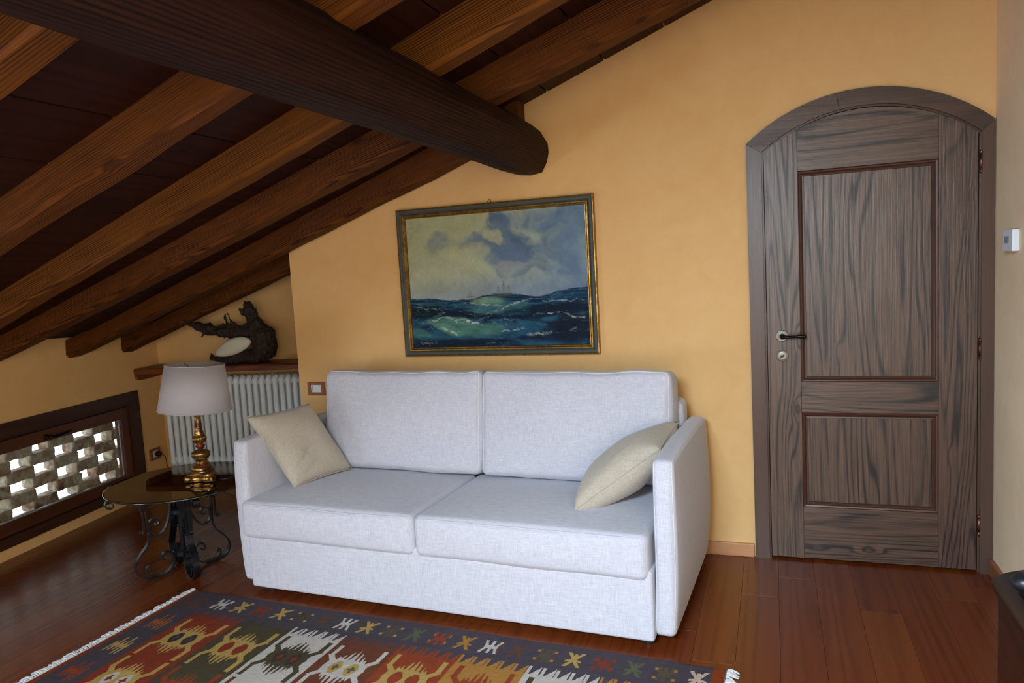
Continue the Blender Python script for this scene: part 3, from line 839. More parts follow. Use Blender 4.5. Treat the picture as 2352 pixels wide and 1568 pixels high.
# ------------------------------------------------------------------ seascape in its frame
def vnoise(x, y, seed=0):
    xi = np.floor(x).astype(np.int64); yi = np.floor(y).astype(np.int64); xf_ = x - xi; yf_ = y - yi
    def h(a, b):
        n = (a * 374761393 + b * 668265263 + seed * 974634077) & 0xffffffff
        n = ((n ^ (n >> 13)) * 1274126177) & 0xffffffff
        return ((n ^ (n >> 16)) & 0xffff) / 65535.0
    u = xf_ * xf_ * (3 - 2 * xf_); v = yf_ * yf_ * (3 - 2 * yf_)
    return (h(xi, yi) * (1 - u) + h(xi + 1, yi) * u) * (1 - v) + (h(xi, yi + 1) * (1 - u) + h(xi + 1, yi + 1) * u) * v
def fbm(x, y, oct=5, seed=0, ridged=False):
    s = 0; a = 0.5; tot = 0
    for o in range(oct):
        n = vnoise(x * 2 ** o, y * 2 ** o, seed + o)
        if ridged: n = 1 - np.abs(2 * n - 1)
        s = s + a * n; tot += a; a *= 0.5
    return s / tot
lin = lambda *c: np.array(srgb(*c)[:3])
def lerp(a, b, t): return a + (b - a) * np.clip(t, 0, 1)[..., None]
def sstep(a, b, x):
    t = np.clip((x - a) / (b - a), 0, 1); return t * t * (3 - 2 * t)

def seascape(nx, ny):
    x, y = np.meshgrid((np.arange(nx) + .5) / nx, (np.arange(ny) + .5) / ny)   # y up
    asp = 1.38; X = x * asp
    w1 = fbm(X * 3, y * 3, 4, 3)
    # sky
    c = lerp(np.broadcast_to(lin(170, 172, 140), x.shape + (3,)), np.broadcast_to(lin(134, 152, 162), x.shape + (3,)), sstep(0.25, 1.0, x + 0.25 * (w1 - .5)))
    c = lerp(c, np.broadcast_to(lin(176, 178, 162), c.shape), sstep(0.55, 0.1, np.abs(y - 0.60) * 3) * sstep(.75, .2, x) * .5)
    c = lerp(c, np.broadcast_to(lin(118, 134, 164), c.shape), sstep(0.62, 0.40, y) * sstep(0.0, 1.0, x + .35) * .75)      # lilac haze above the horizon
    c = lerp(c, np.broadcast_to(lin(148, 156, 168), c.shape), sstep(0.50, 0.40, y) * sstep(.6, .1, x) * .6)
    wx = wy = 0
    def blob(cx, cy, rx, ry, rot=0):
        a = math.radians(rot); dx = (x - cx + wx) * asp; dy = y - cy + wy
        return ((dx * math.cos(a) + dy * math.sin(a)) / rx) ** 2 + ((-dx * math.sin(a) + dy * math.cos(a)) / ry) ** 2
    wx = (fbm(X * 4, y * 4, 4, 14) - .5) * .22; wy = (fbm(X * 4 + 9, y * 4, 4, 15) - .5) * .22
    nz = (fbm(X * 4 + 3 + wx * 6, y * 5 + wy * 6, 6, 21) - .5) * 1.3 + (fbm(X * 14 + wx * 20, y * 16 + wy * 20, 4, 23) - .5) * .35
    for (cx, cy, rx, ry, rot, col, k) in ((.62, .76, .42, .20, -6, (80, 98, 126), 1.0), (.74, .64, .30, .14, -14, (88, 108, 142), .9), (.42, .80, .30, .09, 8, (104, 122, 148), .85), (.52, .68, .22, .10, -20, (96, 116, 148), .85),
                                     (.90, .60, .20, .16, 30, (100, 122, 156), .8), (.88, .88, .20, .14, 20, (98, 122, 158), .8), (.70, .90, .20, .12, 0, (90, 112, 146), .8)):
        d = blob(cx, cy, rx, ry, rot) + nz * 2.6
        c = lerp(c, np.broadcast_to(lin(*col), c.shape), sstep(1.5, .1, d) * k)
    for (cx, cy, rx, ry, rot, col, k) in ((.45, .83, .14, .05, -30, (168, 168, 144), .9), (.33, .92, .20, .06, 10, (164, 168, 140), .6), (.36, .70, .12, .05, -25, (166, 166, 148), .7), (.84, .76, .05, .16, -30, (132, 146, 152), .5), (.60, .60, .26, .03, -8, (160, 162, 158), .5), (.28, .56, .16, .06, 0, (172, 172, 152), .6)):
        d = blob(cx, cy, rx, ry, rot) + nz * 3.0
        c = lerp(c, np.broadcast_to(lin(*col), c.shape), sstep(1.1, .2, d) * k)
    c = c * (0.80 + 0.4 * fbm(X * 9 + wx * 30, y * 11 + wy * 30, 5, 6))[..., None]
    c = c * (0.92 + 0.16 * fbm(X * 60, y * 40, 3, 5))[..., None]
    wx = wy = 0
    # sea surface line
    hor = 0.372 + 0.012 * np.sin(X * 9 + 1) + 0.010 * (fbm(X * 14, y * 0 + 3, 3, 8) - .5) * 2 + 0.040 * sstep(.72, .90, x) - 0.012 * sstep(.3, .0, x) * 0 + 0.014 * np.exp(-((x - .46) / .06) ** 2)
    sea = np.broadcast_to(lin(22, 50, 84), c.shape)
    depth = np.clip((hor - y) / 0.37, 0, 1)
    # long swells: stretched ridged noise, bigger towards the foreground
    sx = X * (9 - 5 * depth); sy = (y * 26) / (0.45 + 1.6 * depth)
    sw = fbm(sx + 1.7 * fbm(X * 4, y * 8, 3, 12), sy, 4, 31)
    sea = lerp(sea, np.broadcast_to(lin(46, 96, 122), c.shape), sstep(.42, .70, sw) * .75)
    sea = lerp(sea, np.broadcast_to(lin(14, 26, 48), c.shape), sstep(.50, .26, sw) * .85)
    def shape(cx, cy, rx, ry, rot, col, k, e=1.2):
        nonlocal sea
        d = blob(cx, cy, rx, ry, rot) + (fbm(X * 9, y * 20, 4, 41) - .5) * e
        sea = lerp(sea, np.broadcast_to(lin(*col), c.shape), sstep(1.1, .25, d) * k)
    shape(.46, .345, .16, .035, 0, (120, 150, 128), .9)          # lit crest below the ship
    shape(.50, .29, .26, .05, 4, (66, 112, 124), .7)
    shape(.12, .27, .26, .055, -3, (12, 30, 40), .95)            # dark trough
    shape(.30, .245, .22, .035, -6, (12, 26, 44), .85)
    shape(.84, .27, .34, .065, 6, (12, 28, 50), .95)             # dark swell on the right
    shape(.90, .345, .22, .03, 10, (22, 62, 100), .85)
    shape(.93, .12, .24, .13, 0, (16, 28, 48), .95)
    shape(.28, .16, .26, .070, -12, (78, 124, 118), .95)         # green wave
    shape(.20, .15, .16, .040, -25, (98, 142, 130), .8)
    shape(.46, .13, .16, .05, -8, (72, 118, 114), .8)
    shape(.06, .10, .14, .05, -20, (72, 122, 128), .7)
    shape(.62, .11, .20, .05, 10, (34, 80, 114), .8)
    shape(.30, .025, .5, .045, 0, (16, 30, 54), .95)
    shape(.13, .035, .18, .05, -10, (18, 34, 62), .8)
    tex = fbm(X * 12 + 2 * sw, y * 34 + 5 * sw, 5, 55, True)
    sea = sea * (0.40 + 0.78 * tex)[..., None]
    crest = sstep(.80, .95, fbm(X * 9 + 3 * sw, y * 30 + 6 * sw, 4, 57, True)) * sstep(.30, .55, fbm(X * 6, y * 9, 3, 58))
    sea = lerp(sea, np.broadcast_to(lin(120, 152, 156), c.shape), crest * .55)
    # foam lines along crests
    def foam(x0, x1, f, wdt, k):
        nonlocal sea
        xx = np.clip((x - x0) / (x1 - x0), 0, 1)
        yy = f(xx) + 0.040 * (fbm(X * 11, y * 0 + k * 7 + x0 * 9, 4, 61) - .5) + 0.05 * (fbm(X * 24, y * 24, 3, 62) - .5) * .6
        m = np.exp(-((y - yy) / wdt) ** 2) * ((x > x0) & (x < x1)) * np.sin(np.pi * xx) ** .4
        m = m * sstep(.30, .62, fbm(X * 50, y * 60, 3, 71))
        sea = lerp(sea, np.broadcast_to(lin(190, 204, 196), c.shape), m * k)
    foam(.20, .42, lambda t: .236 - .085 * t ** 1.2, .010, 1.0)
    foam(.06, .20, lambda t: .19 + .045 * t, .005, .6)
    foam(.17, .27, lambda t: .165 - .07 * t, .008, .9)
    foam(.48, .70, lambda t: .255 + .10 * t, .006, .6)
    foam(.30, .54, lambda t: .345 - .05 * t, .006, .5)
    foam(.70, 1.0, lambda t: .225 + .02 * np.sin(t * 6), .005, .7)
    foam(.66, .80, lambda t: .075 + .03 * t, .009, .7)
    foam(.50, .66, lambda t: .10 + .03 * t, .005, .6)
    foam(.75, .98, lambda t: .325 + .012 * np.sin(t * 9), .004, .6)
    foam(.02, .18, lambda t: .315 - .01 * t, .004, .4)
    m = sstep(-.004, .004, hor - y)
    c = lerp(c, sea, m)
    # ships
    def ship(cx, cy, s, k):
        nonlocal c
        dx = (x - cx) / s; dy = (y - cy) / s
        for (px, hw, b, t) in ((-.38, .46, .25, 1.15), (.10, .60, .25, 1.65), (.56, .40, .25, 1.15)):
            for q in range(3):
                bb = b + (t - b) * q / 3; tt = b + (t - b) * (q + .85) / 3
                wq = hw * (1 - .22 * q) * .5
                c = lerp(c, np.broadcast_to(lin(112, 124, 130), c.shape), sstep(1, .8, np.abs(dx - px) / wq) * (dy > bb) * (dy < tt) * k * .8)
            c = lerp(c, np.broadcast_to(lin(74, 82, 86), c.shape), (np.abs(dx - px) < .018) * (dy > 0) * (dy < t + .15) * k)
        c = lerp(c, np.broadcast_to(lin(70, 74, 68), c.shape), (np.abs(dx) < .85 - .5 * (.25 - dy)) * (dy > -.02) * (dy < .26 + .12 * dx * dx) * k)
    ship(.540, .377, .062, .85)
    ship(.355, .374, .030, .5)
    # painter's scrawl in the corner
    sgx, sgy = (x - .045) / .075, (y - .032) / .022
    ink = np.abs(sgy - (.35 * np.sin(sgx * 26) * (0.6 + .5 * np.sin(sgx * 9)) + .1)) < .16
    c = lerp(c, np.broadcast_to(lin(150, 150, 140), c.shape), (ink & (sgx > 0) & (sgx < 1)) * .55)
    c = lerp(c, np.broadcast_to(lin(150, 150, 140), c.shape), ((np.abs(sgy) < .12) & (sgx > 1.15) & (sgx < 1.3)) * .55)
    return np.clip(c * np.array([0.95, 0.95, 0.86]), 0, 1)

def colour_grid(name, nx, ny, P, cols):
    """P: function(i,j arrays)->xyz for (nx+1)(ny+1) verts; cols (ny,nx,3) per face"""
    jj, ii = np.meshgrid(np.arange(ny + 1), np.arange(nx + 1), indexing='ij')
    co = P(ii.ravel(), jj.ravel()).astype(np.float32)
    a = (np.arange(ny)[:, None] * (nx + 1) + np.arange(nx)[None, :]).ravel()
    quads = np.stack([a, a + 1, a + nx + 2, a + nx + 1], 1).astype(np.int32)
    me = bpy.data.meshes.new(name)
    me.vertices.add(len(co)); me.vertices.foreach_set('co', co.ravel())
    me.loops.add(quads.size); me.loops.foreach_set('vertex_index', quads.ravel())
    me.polygons.add(len(quads)); me.polygons.foreach_set('loop_start', np.arange(0, quads.size, 4, dtype=np.int32))
    try: me.polygons.foreach_set('loop_total', np.full(len(quads), 4, dtype=np.int32))
    except Exception: pass
    me.update(calc_edges=True)
    at = me.attributes.new('paint', 'FLOAT_COLOR', 'FACE')
    c4 = np.concatenate([cols.reshape(-1, 3), np.ones((nx * ny, 1))], 1).astype(np.float32)
    at.data.foreach_set('color', c4.ravel())
    return me

PX_0, PX_1, PZ_0, PZ_1 = -1.866, -0.802, 0.980, 1.757
pic = tag(empty('painting', ((PX_0 + PX_1) / 2, WALL_Y, PZ_0)), 'framed oil painting of a sailing ship on a rough sea above the sofa', 'painting')
pw, ph = PX_1 - PX_0, PZ_1 - PZ_0
def frame_ring(prof):
    """profile of (inset, forward) swept round the rectangle with mitred corners"""
    V = []; F = []; m = len(prof)
    for d, y in prof:
        V += [(-pw / 2 + d, -y, d), (pw / 2 - d, -y, d), (pw / 2 - d, -y, ph - d), (-pw / 2 + d, -y, ph - d)]
    for i in range(m):
        j = (i + 1) % m
        for k in range(4):
            k2 = (k + 1) % 4
            F.append((i * 4 + k, i * 4 + k2, j * 4 + k2, j * 4 + k))
    return V, F
link('gilt_edge', mesh('gilt_edge', frame_ring([(0, 0.002), (0, 0.026), (0.002, 0.030), (0.006, 0.031), (0.008, 0.027), (0.008, 0.002)])), M_gilt, pic)
link('frame_border', mesh('frame_border', frame_ring([(0.008, 0.002), (0.008, 0.027), (0.013, 0.0255), (0.022, 0.0255), (0.029, 0.021), (0.029, 0.002)])), M_frame, pic)
link('gilt_liner', mesh('gilt_liner', frame_ring([(0.029, 0.002), (0.029, 0.024), (0.032, 0.0275), (0.037, 0.028), (0.041, 0.023), (0.043, 0.020), (0.046, 0.0205), (0.049, 0.013), (0.049, 0.002)])), M_gilt, pic)
NXP, NYP = 420, 300
M_paint = attr_mat('oil_paint', 0.6, 0.0, 0.12)
cx0, cz0, cw_, ch_ = -pw / 2 + 0.046, 0.046, pw - 0.092, ph - 0.092
link('canvas', colour_grid('canvas', NXP, NYP, lambda i, j: np.stack([cx0 + cw_ * i / NXP, np.full(i.shape, -0.012), cz0 + ch_ * j / NYP], 1), seascape(NXP, NYP)), M_paint, pic)
link('hanging_ring', mesh('hanging_ring', tube(smoothpath([(-0.006, -0.012, ph - 0.006), (-0.008, -0.006, ph + 0.006), (-0.002, -0.003, ph + 0.018), (0.004, -0.003, ph + 0.016), (0.009, -0.006, ph + 0.006), (0.008, -0.012, ph - 0.006)], 5), 0.0015, 6)), M_dbronze, pic, (-0.008, 0, 0))

# ------------------------------------------------------------------ niche: radiator, shelf, driftwood
nrot = math.atan2(ND.y, ND.x)
rad = tag(empty('radiator', N0 + NN * 0.10 + ND * 0.115, nrot), 'white tubular column radiator under the niche shelf', 'radiator')
rad.location.z = 0.185
def rad_element():
    h = 0.605
    vf = []
    for y in (-0.040, 0.040):
        path = smoothpath([(0, y * 0.45, 0.004), (0, y, 0.022), (0, y, 0.07), (0, y, h / 2), (0, y, h - 0.07), (0, y, h - 0.022), (0, y * 0.45, h - 0.004)], 4)
        n = len(path)
        vf.append(tube(path, [0.0195 if (k < 6 or k > n - 7) else 0.0170 for k in range(n)], 10))
    vf.append(tube([(0, 0, 0.05), (0, 0, h - 0.05)], 0.0150, 8))
    for z in (0.035, h - 0.035):
        vf.append(xf(rbox(0.0475, 0.082, 0.046, 0.018, 2), Matrix.Translation((0, 0, z))))
    me = mesh('radiator_column', merge(*vf)); me.materials.append(M_enamel)
    me.polygons.foreach_set('use_smooth', [True] * len(me.polygons))
    return me
rme = rad_element()
for k in range(24):
    link('radiator_column', rme, None, rad, (0.022 + k * 0.0478, 0, 0))
for q in (0.2, 0.9):
    link('wall_bracket', mesh('wall_bracket', box(q, q + 0.02, 0.03, 0.10, 0.5, 0.52)), M_enamel, rad)
for q in (0.022, 1.0736):
    link('feed_pipe', mesh('feed_pipe', tube([(q, 0, 0.03), (q, 0, -0.185)], 0.008, 10)), M_enamel, rad)

def shelf_mesh():
    n = 36; L = 1.62; V = []; F = []
    for i in range(n + 1):
        x = -0.05 + L * i / n
        e = 0.262 - 0.02 * (i / n) + 0.006 * mnoise.noise(Vector((x * 5, 0, 0)))
        sec = [(0, 0.0), (-e + 0.008, 0.0), (-e, 0.006), (-e - 0.003, 0.034 + 0.003 * mnoise.noise(Vector((x * 6, 3, 0)))), (-e + 0.006, 0.042), (0, 0.042)]
        V += [(x, b, c) for b, c in sec]
    m = 6
    for i in range(n):
        for k in range(m):
            k2 = (k + 1) % m; F.append((i * m + k, i * m + k2, i * m + m + k2, i * m + m + k))
    F.append(tuple(range(m - 1, -1, -1))); F.append(tuple(range(n * m, n * m + m)))
    return V, F
SHZ = 0.843
shf = tag(link('wooden_shelf', mesh('wooden_shelf', shelf_mesh()), M_shelf, None, N0 + Vector((0, 0, SHZ)), (0, 0, nrot)), 'thick brown plank shelf across the niche above the radiator', 'shelf')
link('shelf_bracket', mesh('shelf_bracket', prism([(-0.262, 0), (-0.25, -0.034), (-0.225, -0.040), (0.0, -0.036), (0.0, 0)], 0.0, 0.05, 'x')), M_shelf, shf, (-0.035, 0, 0))

def driftwood():
    base = N0 + NN * 0.14
    P = lambda s, z, d=0.0: base + ND * s + NN * d + Vector((0, 0, z))
    org = P(0.70, SHZ + 0.042)
    limbs = [
        # (points (s,z,depth), radii)
        ([(0.35, 1.165, .0), (0.42, 1.140, .0), (0.50, 1.115, .01), (0.58, 1.095, .0), (0.68, 1.085, .0), (0.80, 1.09, -.01)], [.012, .034, .038, .040, .044, .05]),     # long arm to the left
        ([(0.34, 1.158, .0), (0.40, 1.160, .02)], [.006, .02]),
        ([(0.442, 1.062, .01), (0.46, 1.083, .0), (0.50, 1.100, .0)], [.010, .012, .02]),
        ([(0.628, 1.216, .0), (0.637, 1.165, .0), (0.66, 1.11, .0)], [.008, .013, .026]),
        ([(0.655, 1.224, .01), (0.675, 1.165, .01), (0.71, 1.11, .0)], [.007, .013, .03]),
        ([(0.60, 1.15, .0), (0.615, 1.12, .0)], [.014, .022]),
        ([(0.755, 1.100, .0), (0.80, 1.135, .0), (0.835, 1.165, .0)], [.03, .022, .02]),                                                # bridge up to the neck
        ([(0.775, 1.270, .0), (0.80, 1.262, .0), (0.815, 1.22, .0), (0.835, 1.17, .0), (0.87, 1.11, .0), (0.895, 1.05, .0), (0.895, 0.98, .0), (0.865, 0.94, .0), (0.79, 0.922, .0), (0.68, 0.912, .01), (0.60, 0.895, .02)], [.022, .038, .042, .044, .058, .078, .080, .064, .050, .042, .030]),
        ([(0.757, 1.245, .01), (0.765, 1.215, .01), (0.80, 1.205, .0)], [.018, .020, .03]),
        ([(0.775, 1.175, .0), (0.81, 1.165, .0)], [.012, .03]),
        ([(0.66, 0.905, .02), (0.58, 0.912, .03), (0.53, 0.918, .03), (0.510, 0.915, .03)], [.035, .025, .018, .012]),
        ([(0.530, 0.952, .03), (0.525, 0.930, .03)], [.010, .016]),
        ([(0.80, 0.92, .03), (0.86, 0.90, .05), (0.88, 0.896, .06)], [.04, .03, .014]),
        ([(0.60, 0.895, .02), (0.615, 0.892, .06)], [.03, .022]),
        ([(0.86, 1.10, .0), (0.80, 1.085, .0), (0.72, 1.08, .0)], [.04, .045, .04]),
        ([(0.94, 1.08, .0), (0.955, 1.0, .0)], [.03, .03]),
    ]
    vfs = []
    for pts, rad_ in limbs:
        path = smoothpath([P(*q) - org for q in pts], 5)
        r = np.interp(np.linspace(0, len(rad_) - 1, len(path)), range(len(rad_)), rad_)
        r = [max(0.005, a * (1 + 0.25 * mnoise.noise(Vector(p) * 24))) for a, p in zip(r, path)]
        vfs.append(tube(path, r, 9))
    o = link('driftwood', mesh('driftwood', merge(*vfs)), M_drift, None, org + Vector((0, 0, 0.010)))
    rm = o.modifiers.new('remesh', 'REMESH'); rm.mode = 'VOXEL'; rm.voxel_size = 0.0055; rm.use_smooth_shade = True
    tx = bpy.data.textures.new('bark', 'CLOUDS'); tx.noise_scale = 0.028; tx.noise_depth = 4
    dm = o.modifiers.new('bark', 'DISPLACE'); dm.texture = tx; dm.strength = 0.034; dm.mid_level = 0.55
    tx2 = bpy.data.textures.new('bark_fine', 'CLOUDS'); tx2.noise_scale = 0.011; tx2.noise_depth = 2; tx2.noise_type = 'HARD_NOISE'
    d2 = o.modifiers.new('bark_fine', 'DISPLACE'); d2.texture = tx2; d2.strength = 0.014; d2.mid_level = 0.5
    tag(o, 'gnarled black-brown driftwood root standing on the niche shelf', 'driftwood')
    # pale cuttle-bone held in the crook
    V = []; F = []; ns, nr = 26, 18
    a = P(0.563, 0.952, .045); b = P(0.822, 1.036, .035); ax = (b - a); L = ax.length; ax.normalize()
    sd = NN.copy(); upv = ax.cross(sd).normalized()
    if upv.z < 0: upv = -upv
    mid = (a + b) / 2
    for i in range(ns + 1):
        t = i / ns
        w = (math.sin(math.pi * t ** 1.1)) ** 0.5 if 0 < t < 1 else 0
        c0 = a + ax * (L * t) - mid
        for k in range(nr):
            an = 2 * math.pi * k / nr
            z = math.sin(an) * (0.064 if math.sin(an) > 0 else 0.046) * w
            V.append(tuple(c0 + upv * z + sd * (math.cos(an) * 0.030 * w)))
    for i in range(ns):
        for k in range(nr):
            k2 = (k + 1) % nr; F.append((i * nr + k, i * nr + k2, i * nr + nr + k2, i * nr + nr + k))
    tag(link('cuttlebone', mesh('cuttlebone', (V, F)), M_shell, None, mid, (0, 0, 0), True), 'smooth white oval cuttlebone lying in the crook of the driftwood', 'shell')
driftwood()

# ------------------------------------------------------------------ sockets, thermostat
def plate_ring(a, b, c, d):
    V = []; F = []
    prof = [(0, 0.0), (0, -0.006), (0.003, -0.009), (1, -0.009), (1, 0.0)]
    for t, y in prof:
        hx = a - t if t < 1 else c; hz_ = b - t if t < 1 else d
        V += [(-hx, y, -hz_), (hx, y, -hz_), (hx, y, hz_), (-hx, y, hz_)]
    for i in range(len(prof)):
        j = (i + 1) % len(prof)
        for k in range(4):
            k2 = (k + 1) % 4
            F.append((i * 4 + k, i * 4 + k2, j * 4 + k2, j * 4 + k))
    return V, F
sk = tag(empty('power_socket', L0 + EL * 1.288 + Vector((0, 0, 0.266)), lrot), 'square wooden-framed wall socket between the low window and the radiator', 'socket')
link('cover_plate', mesh('cover_plate', plate_ring(0.055, 0.041, 0.030, 0.024)), M_plate, sk)
link('socket_insert', mesh('socket_insert', box(-0.030, 0.030, -0.007, 0, -0.024, 0.024, 0.002)), M_white, sk)
PO = L0 + EL * 1.302 + NL * 0.007 + Vector((0, 0, 0.264))
plug = tag(link('power_plug', mesh('power_plug', xf(lathe([(0.019, 0.0), (0.020, 0.012), (0.016, 0.030), (0.009, 0.036)], 20), Matrix.Rotation(math.radians(90), 4, 'X'))), M_black, None, PO, (0, 0, lrot), True), 'black plug with a thin dark cord in the wooden-framed socket by the low window', 'plug')
def pl_(s_, t_, z_): return (s_ - 1.302, t_ + 0.007, z_ - 0.264)
cp = [pl_(1.302, -0.040, 0.262), pl_(1.325, -0.055, 0.235), pl_(1.33, -0.06, 0.17), pl_(1.36, -0.08, 0.09), pl_(1.38, -0.12, 0.02), pl_(1.36, -0.30, 0.006), pl_(1.25, -0.55, 0.006), pl_(1.12, -0.72, 0.006)]
link('flex', mesh('flex', tube(smoothpath(cp, 8), 0.0025, 6)), M_black, plug, smooth=True)
sw_ = tag(empty('wall_switch', (-2.458, WALL_Y, 0.803)), 'wooden-framed white switch plate on the wall beside the sofa back', 'switch')
link('cover_plate', mesh('cover_plate', plate_ring(0.057, 0.038, 0.034, 0.022)), M_plate, sw_)
link('switch_insert', mesh('switch_insert', box(-0.0345, 0.0345, -0.007, 0, -0.0225, 0.0225, 0.002)), M_white, sw_)
for z in (0.012, 0.0, -0.012):
    link('socket_hole', mesh('socket_hole', xf(lathe([(0.0024, 0), (0.0024, 0.002)], 10), Matrix.Translation((-0.024, -0.0065, z)) @ Matrix.Rotation(math.radians(90), 4, 'X'))), M_black, sw_)
th = tag(empty('thermostat', (RIGHT_X, 3.29, 1.42)), 'small white wall thermostat with a grey display right of the door', 'thermostat')
link('housing', mesh('housing', box(-0.025, 0, -0.060, 0.060, -0.041, 0.041, 0.004)), M_white, th)
link('display', mesh('display', box(-0.0262, -0.024, -0.020, 0.034, -0.010, 0.016, 0.0006)), M_screen, th)

# ------------------------------------------------------------------ wrought-iron table with smoked glass top
GC = Vector((-2.80, 2.863, 0)); BC = Vector((-2.825, 2.838, 0)); GZ = 0.447
tb = tag(empty('side_table', BC), 'round smoked-glass table on black wrought-iron scroll legs', 'table')
def spiral(cx, cz, r0, r1, a0, turns, n=26):
    return [(cx + (r0 + (r1 - r0) * i / n) * math.cos(a0 + turns * 2 * math.pi * i / n), cz + (r0 + (r1 - r0) * i / n) * math.sin(a0 + turns * 2 * math.pi * i / n)) for i in range(n + 1)]
def sp2(pts, n=7): return [(p[0], p[2]) for p in smoothpath([(a, 0, b) for a, b in pts], n)]
def table_leg():
    w, t = 0.032, 0.0065
    main = sp2([(0.158, 0.440), (0.156, 0.36), (0.152, 0.28), (0.150, 0.225), (0.162, 0.175), (0.200, 0.130), (0.225, 0.085), (0.215, 0.040), (0.175, 0.012), (0.125, 0.006), (0.080, 0.020), (0.052, 0.055), (0.050, 0.095), (0.070, 0.118)], 7) 
    main += sp2([(0.070, 0.118), (0.092, 0.116), (0.102, 0.098), (0.094, 0.084), (0.082, 0.088)], 5)[1:]
    vf = [flatbar(main, w, t)]
    # inner curl springing off the bottom of the leg
    vf.append(flatbar(sp2([(0.120, 0.012), (0.150, 0.018), (0.172, 0.036), (0.176, 0.058), (0.166, 0.066), (0.158, 0.058), (0.163, 0.052)], 6), w * 0.9, t))
    # upper C-scroll between leg and stem
    vf.append(flatbar(sp2([(0.040, 0.440), (0.042, 0.36), (0.052, 0.29), (0.075, 0.235), (0.108, 0.212), (0.136, 0.225), (0.146, 0.260), (0.136, 0.292), (0.112, 0.297), (0.098, 0.280), (0.106, 0.264), (0.117, 0.270)], 6), w * 0.9, t))
    # second upright with a hooked end beside the leg
    vf.append(flatbar(sp2([(0.172, 0.440), (0.171, 0.36), (0.170, 0.255), (0.175, 0.236), (0.186, 0.238), (0.184, 0.248)], 5), w * 0.55, t))
    # outer curl under the rim of the glass
    vf.append(flatbar(sp2([(0.155, 0.432), (0.22, 0.435), (0.285, 0.437), (0.318, 0.428), (0.322, 0.405), (0.304, 0.394), (0.290, 0.404), (0.296, 0.416)], 6), w * 0.9, t))
    # collar and bolts
    vf.append(box(0.147, 0.178, -0.012, 0.012, 0.345, 0.368))
    for (x, z) in ((0.075, 0.235), (0.150, 0.225), (0.060, 0.075), (0.110, 0.010)):
        vf.append(xf(lathe([(0.006, -0.014), (0.006, 0.014)], 8), Matrix.Translation((x, 0, z)) @ Matrix.Rotation(math.radians(90), 4, 'X')))
    return merge(*vf)
lme = mesh('leg', table_leg()); lme.materials.append(M_iron)
for a in (-122, -32, 58, 148):
    link('leg', lme, None, tb, (0, 0, 0), (0, 0, math.radians(a)))
link('stem', mesh('stem', merge(lathe([(0.012, 0.10), (0.012, 0.438)], 14), lathe([(0.046, 0.300), (0.049, 0.303), (0.049, 0.322), (0.046, 0.325)], 22), lathe([(0.045, 0.085), (0.048, 0.088), (0.048, 0.108), (0.045, 0.110)], 22))), M_iron, tb)
g = GC - BC
link('glass_top', mesh('glass_top', lathe([(0.356, GZ), (0.360, GZ + 0.002), (0.360, GZ + 0.008), (0.356, GZ + 0.010)], 96)), M_smoke, tb, (g.x, g.y, 0))
link('glass_rim', mesh('glass_rim', lathe([(0.3590, GZ + 0.0005), (0.3618, GZ + 0.002), (0.3625, GZ + 0.005), (0.3618, GZ + 0.008), (0.3590, GZ + 0.0095)], 96, cap=False)), M_edge, tb, (g.x, g.y, 0), smooth=True)
TZ = GZ + 0.0102

# ------------------------------------------------------------------ lamp
LP = Vector((-2.697, 2.882, TZ))
lamp = tag(empty('table_lamp', LP), 'gilded turned-wood lamp with a pale grey fabric shade on the glass table', 'lamp')
zz = lambda z: z - 0.465
seg = 48
def lp_part(nm, prof, mat, rib=None, parent=lamp):
    return link(nm, mesh(nm, lathe([(r, zz(z)) for r, z in prof], seg, rib)), mat, parent, (0, 0, 0), (0, 0, math.radians(20)), True)
lp_part('column', [(0.012, 0.690), (0.0235, 0.692), (0.0245, 0.697), (0.0230, 0.702), (0.0215, 0.706), (0.0225, 0.709), (0.0195, 0.714), (0.0185, 0.730), (0.0195, 0.733), (0.0195, 0.736), (0.0180, 0.739), (0.0155, 0.776), (0.0150, 0.781), (0.0175, 0.784), (0.016, 0.788), (0.022, 0.796), (0.029, 0.804), (0.029, 0.808), (0.014, 0.812), (0.014, 0.818)], M_gold)
def bulb_rib(i, a): return 1 + 0.05 * math.cos(a * 14) * (1 if 1 < i < 8 else 0)
lp_part('fluted_knop', [(0.014, 0.650), (0.020, 0.654), (0.026, 0.660), (0.031, 0.668), (0.0335, 0.677), (0.0325, 0.684), (0.028, 0.690), (0.022, 0.693)], M_gold, bulb_rib)
lp_part('neck', [(0.012, 0.619), (0.012, 0.626), (0.016, 0.629), (0.019, 0.632), (0.019, 0.645), (0.016, 0.648), (0.014, 0.653)], M_gold)
lp_part('red_ring', [(0.018, 0.633), (0.0225, 0.636), (0.0235, 0.640), (0.0225, 0.643), (0.018, 0.645)], M_redlac)
def dome_rib(i, a): return 1 + 0.045 * math.cos(a * 18) * (1 if i in (1, 2, 3) else 0)
lp_part('gadrooned_dome', [(0.033, 0.581), (0.039, 0.584), (0.042, 0.590), (0.043, 0.596), (0.0445, 0.600), (0.0455, 0.605), (0.042, 0.610), (0.034, 0.614), (0.022, 0.619), (0.012, 0.622)], M_gold, dome_rib)
lp_part('drum', [(0.030, 0.553), (0.0285, 0.557), (0.0275, 0.572), (0.031, 0.576), (0.036, 0.578), (0.037, 0.582), (0.033, 0.585)], M_gold)
lp_part('red_ring', [(0.030, 0.546), (0.0335, 0.548), (0.0342, 0.551), (0.0335, 0.554), (0.028, 0.556)], M_redlac)
lp_part('foot_moulding', [(0.055, 0.512), (0.057, 0.516), (0.055, 0.521), (0.050, 0.524), (0.047, 0.526), (0.048, 0.531), (0.045, 0.537), (0.038, 0.541), (0.033, 0.545), (0.030, 0.548)], M_gold)
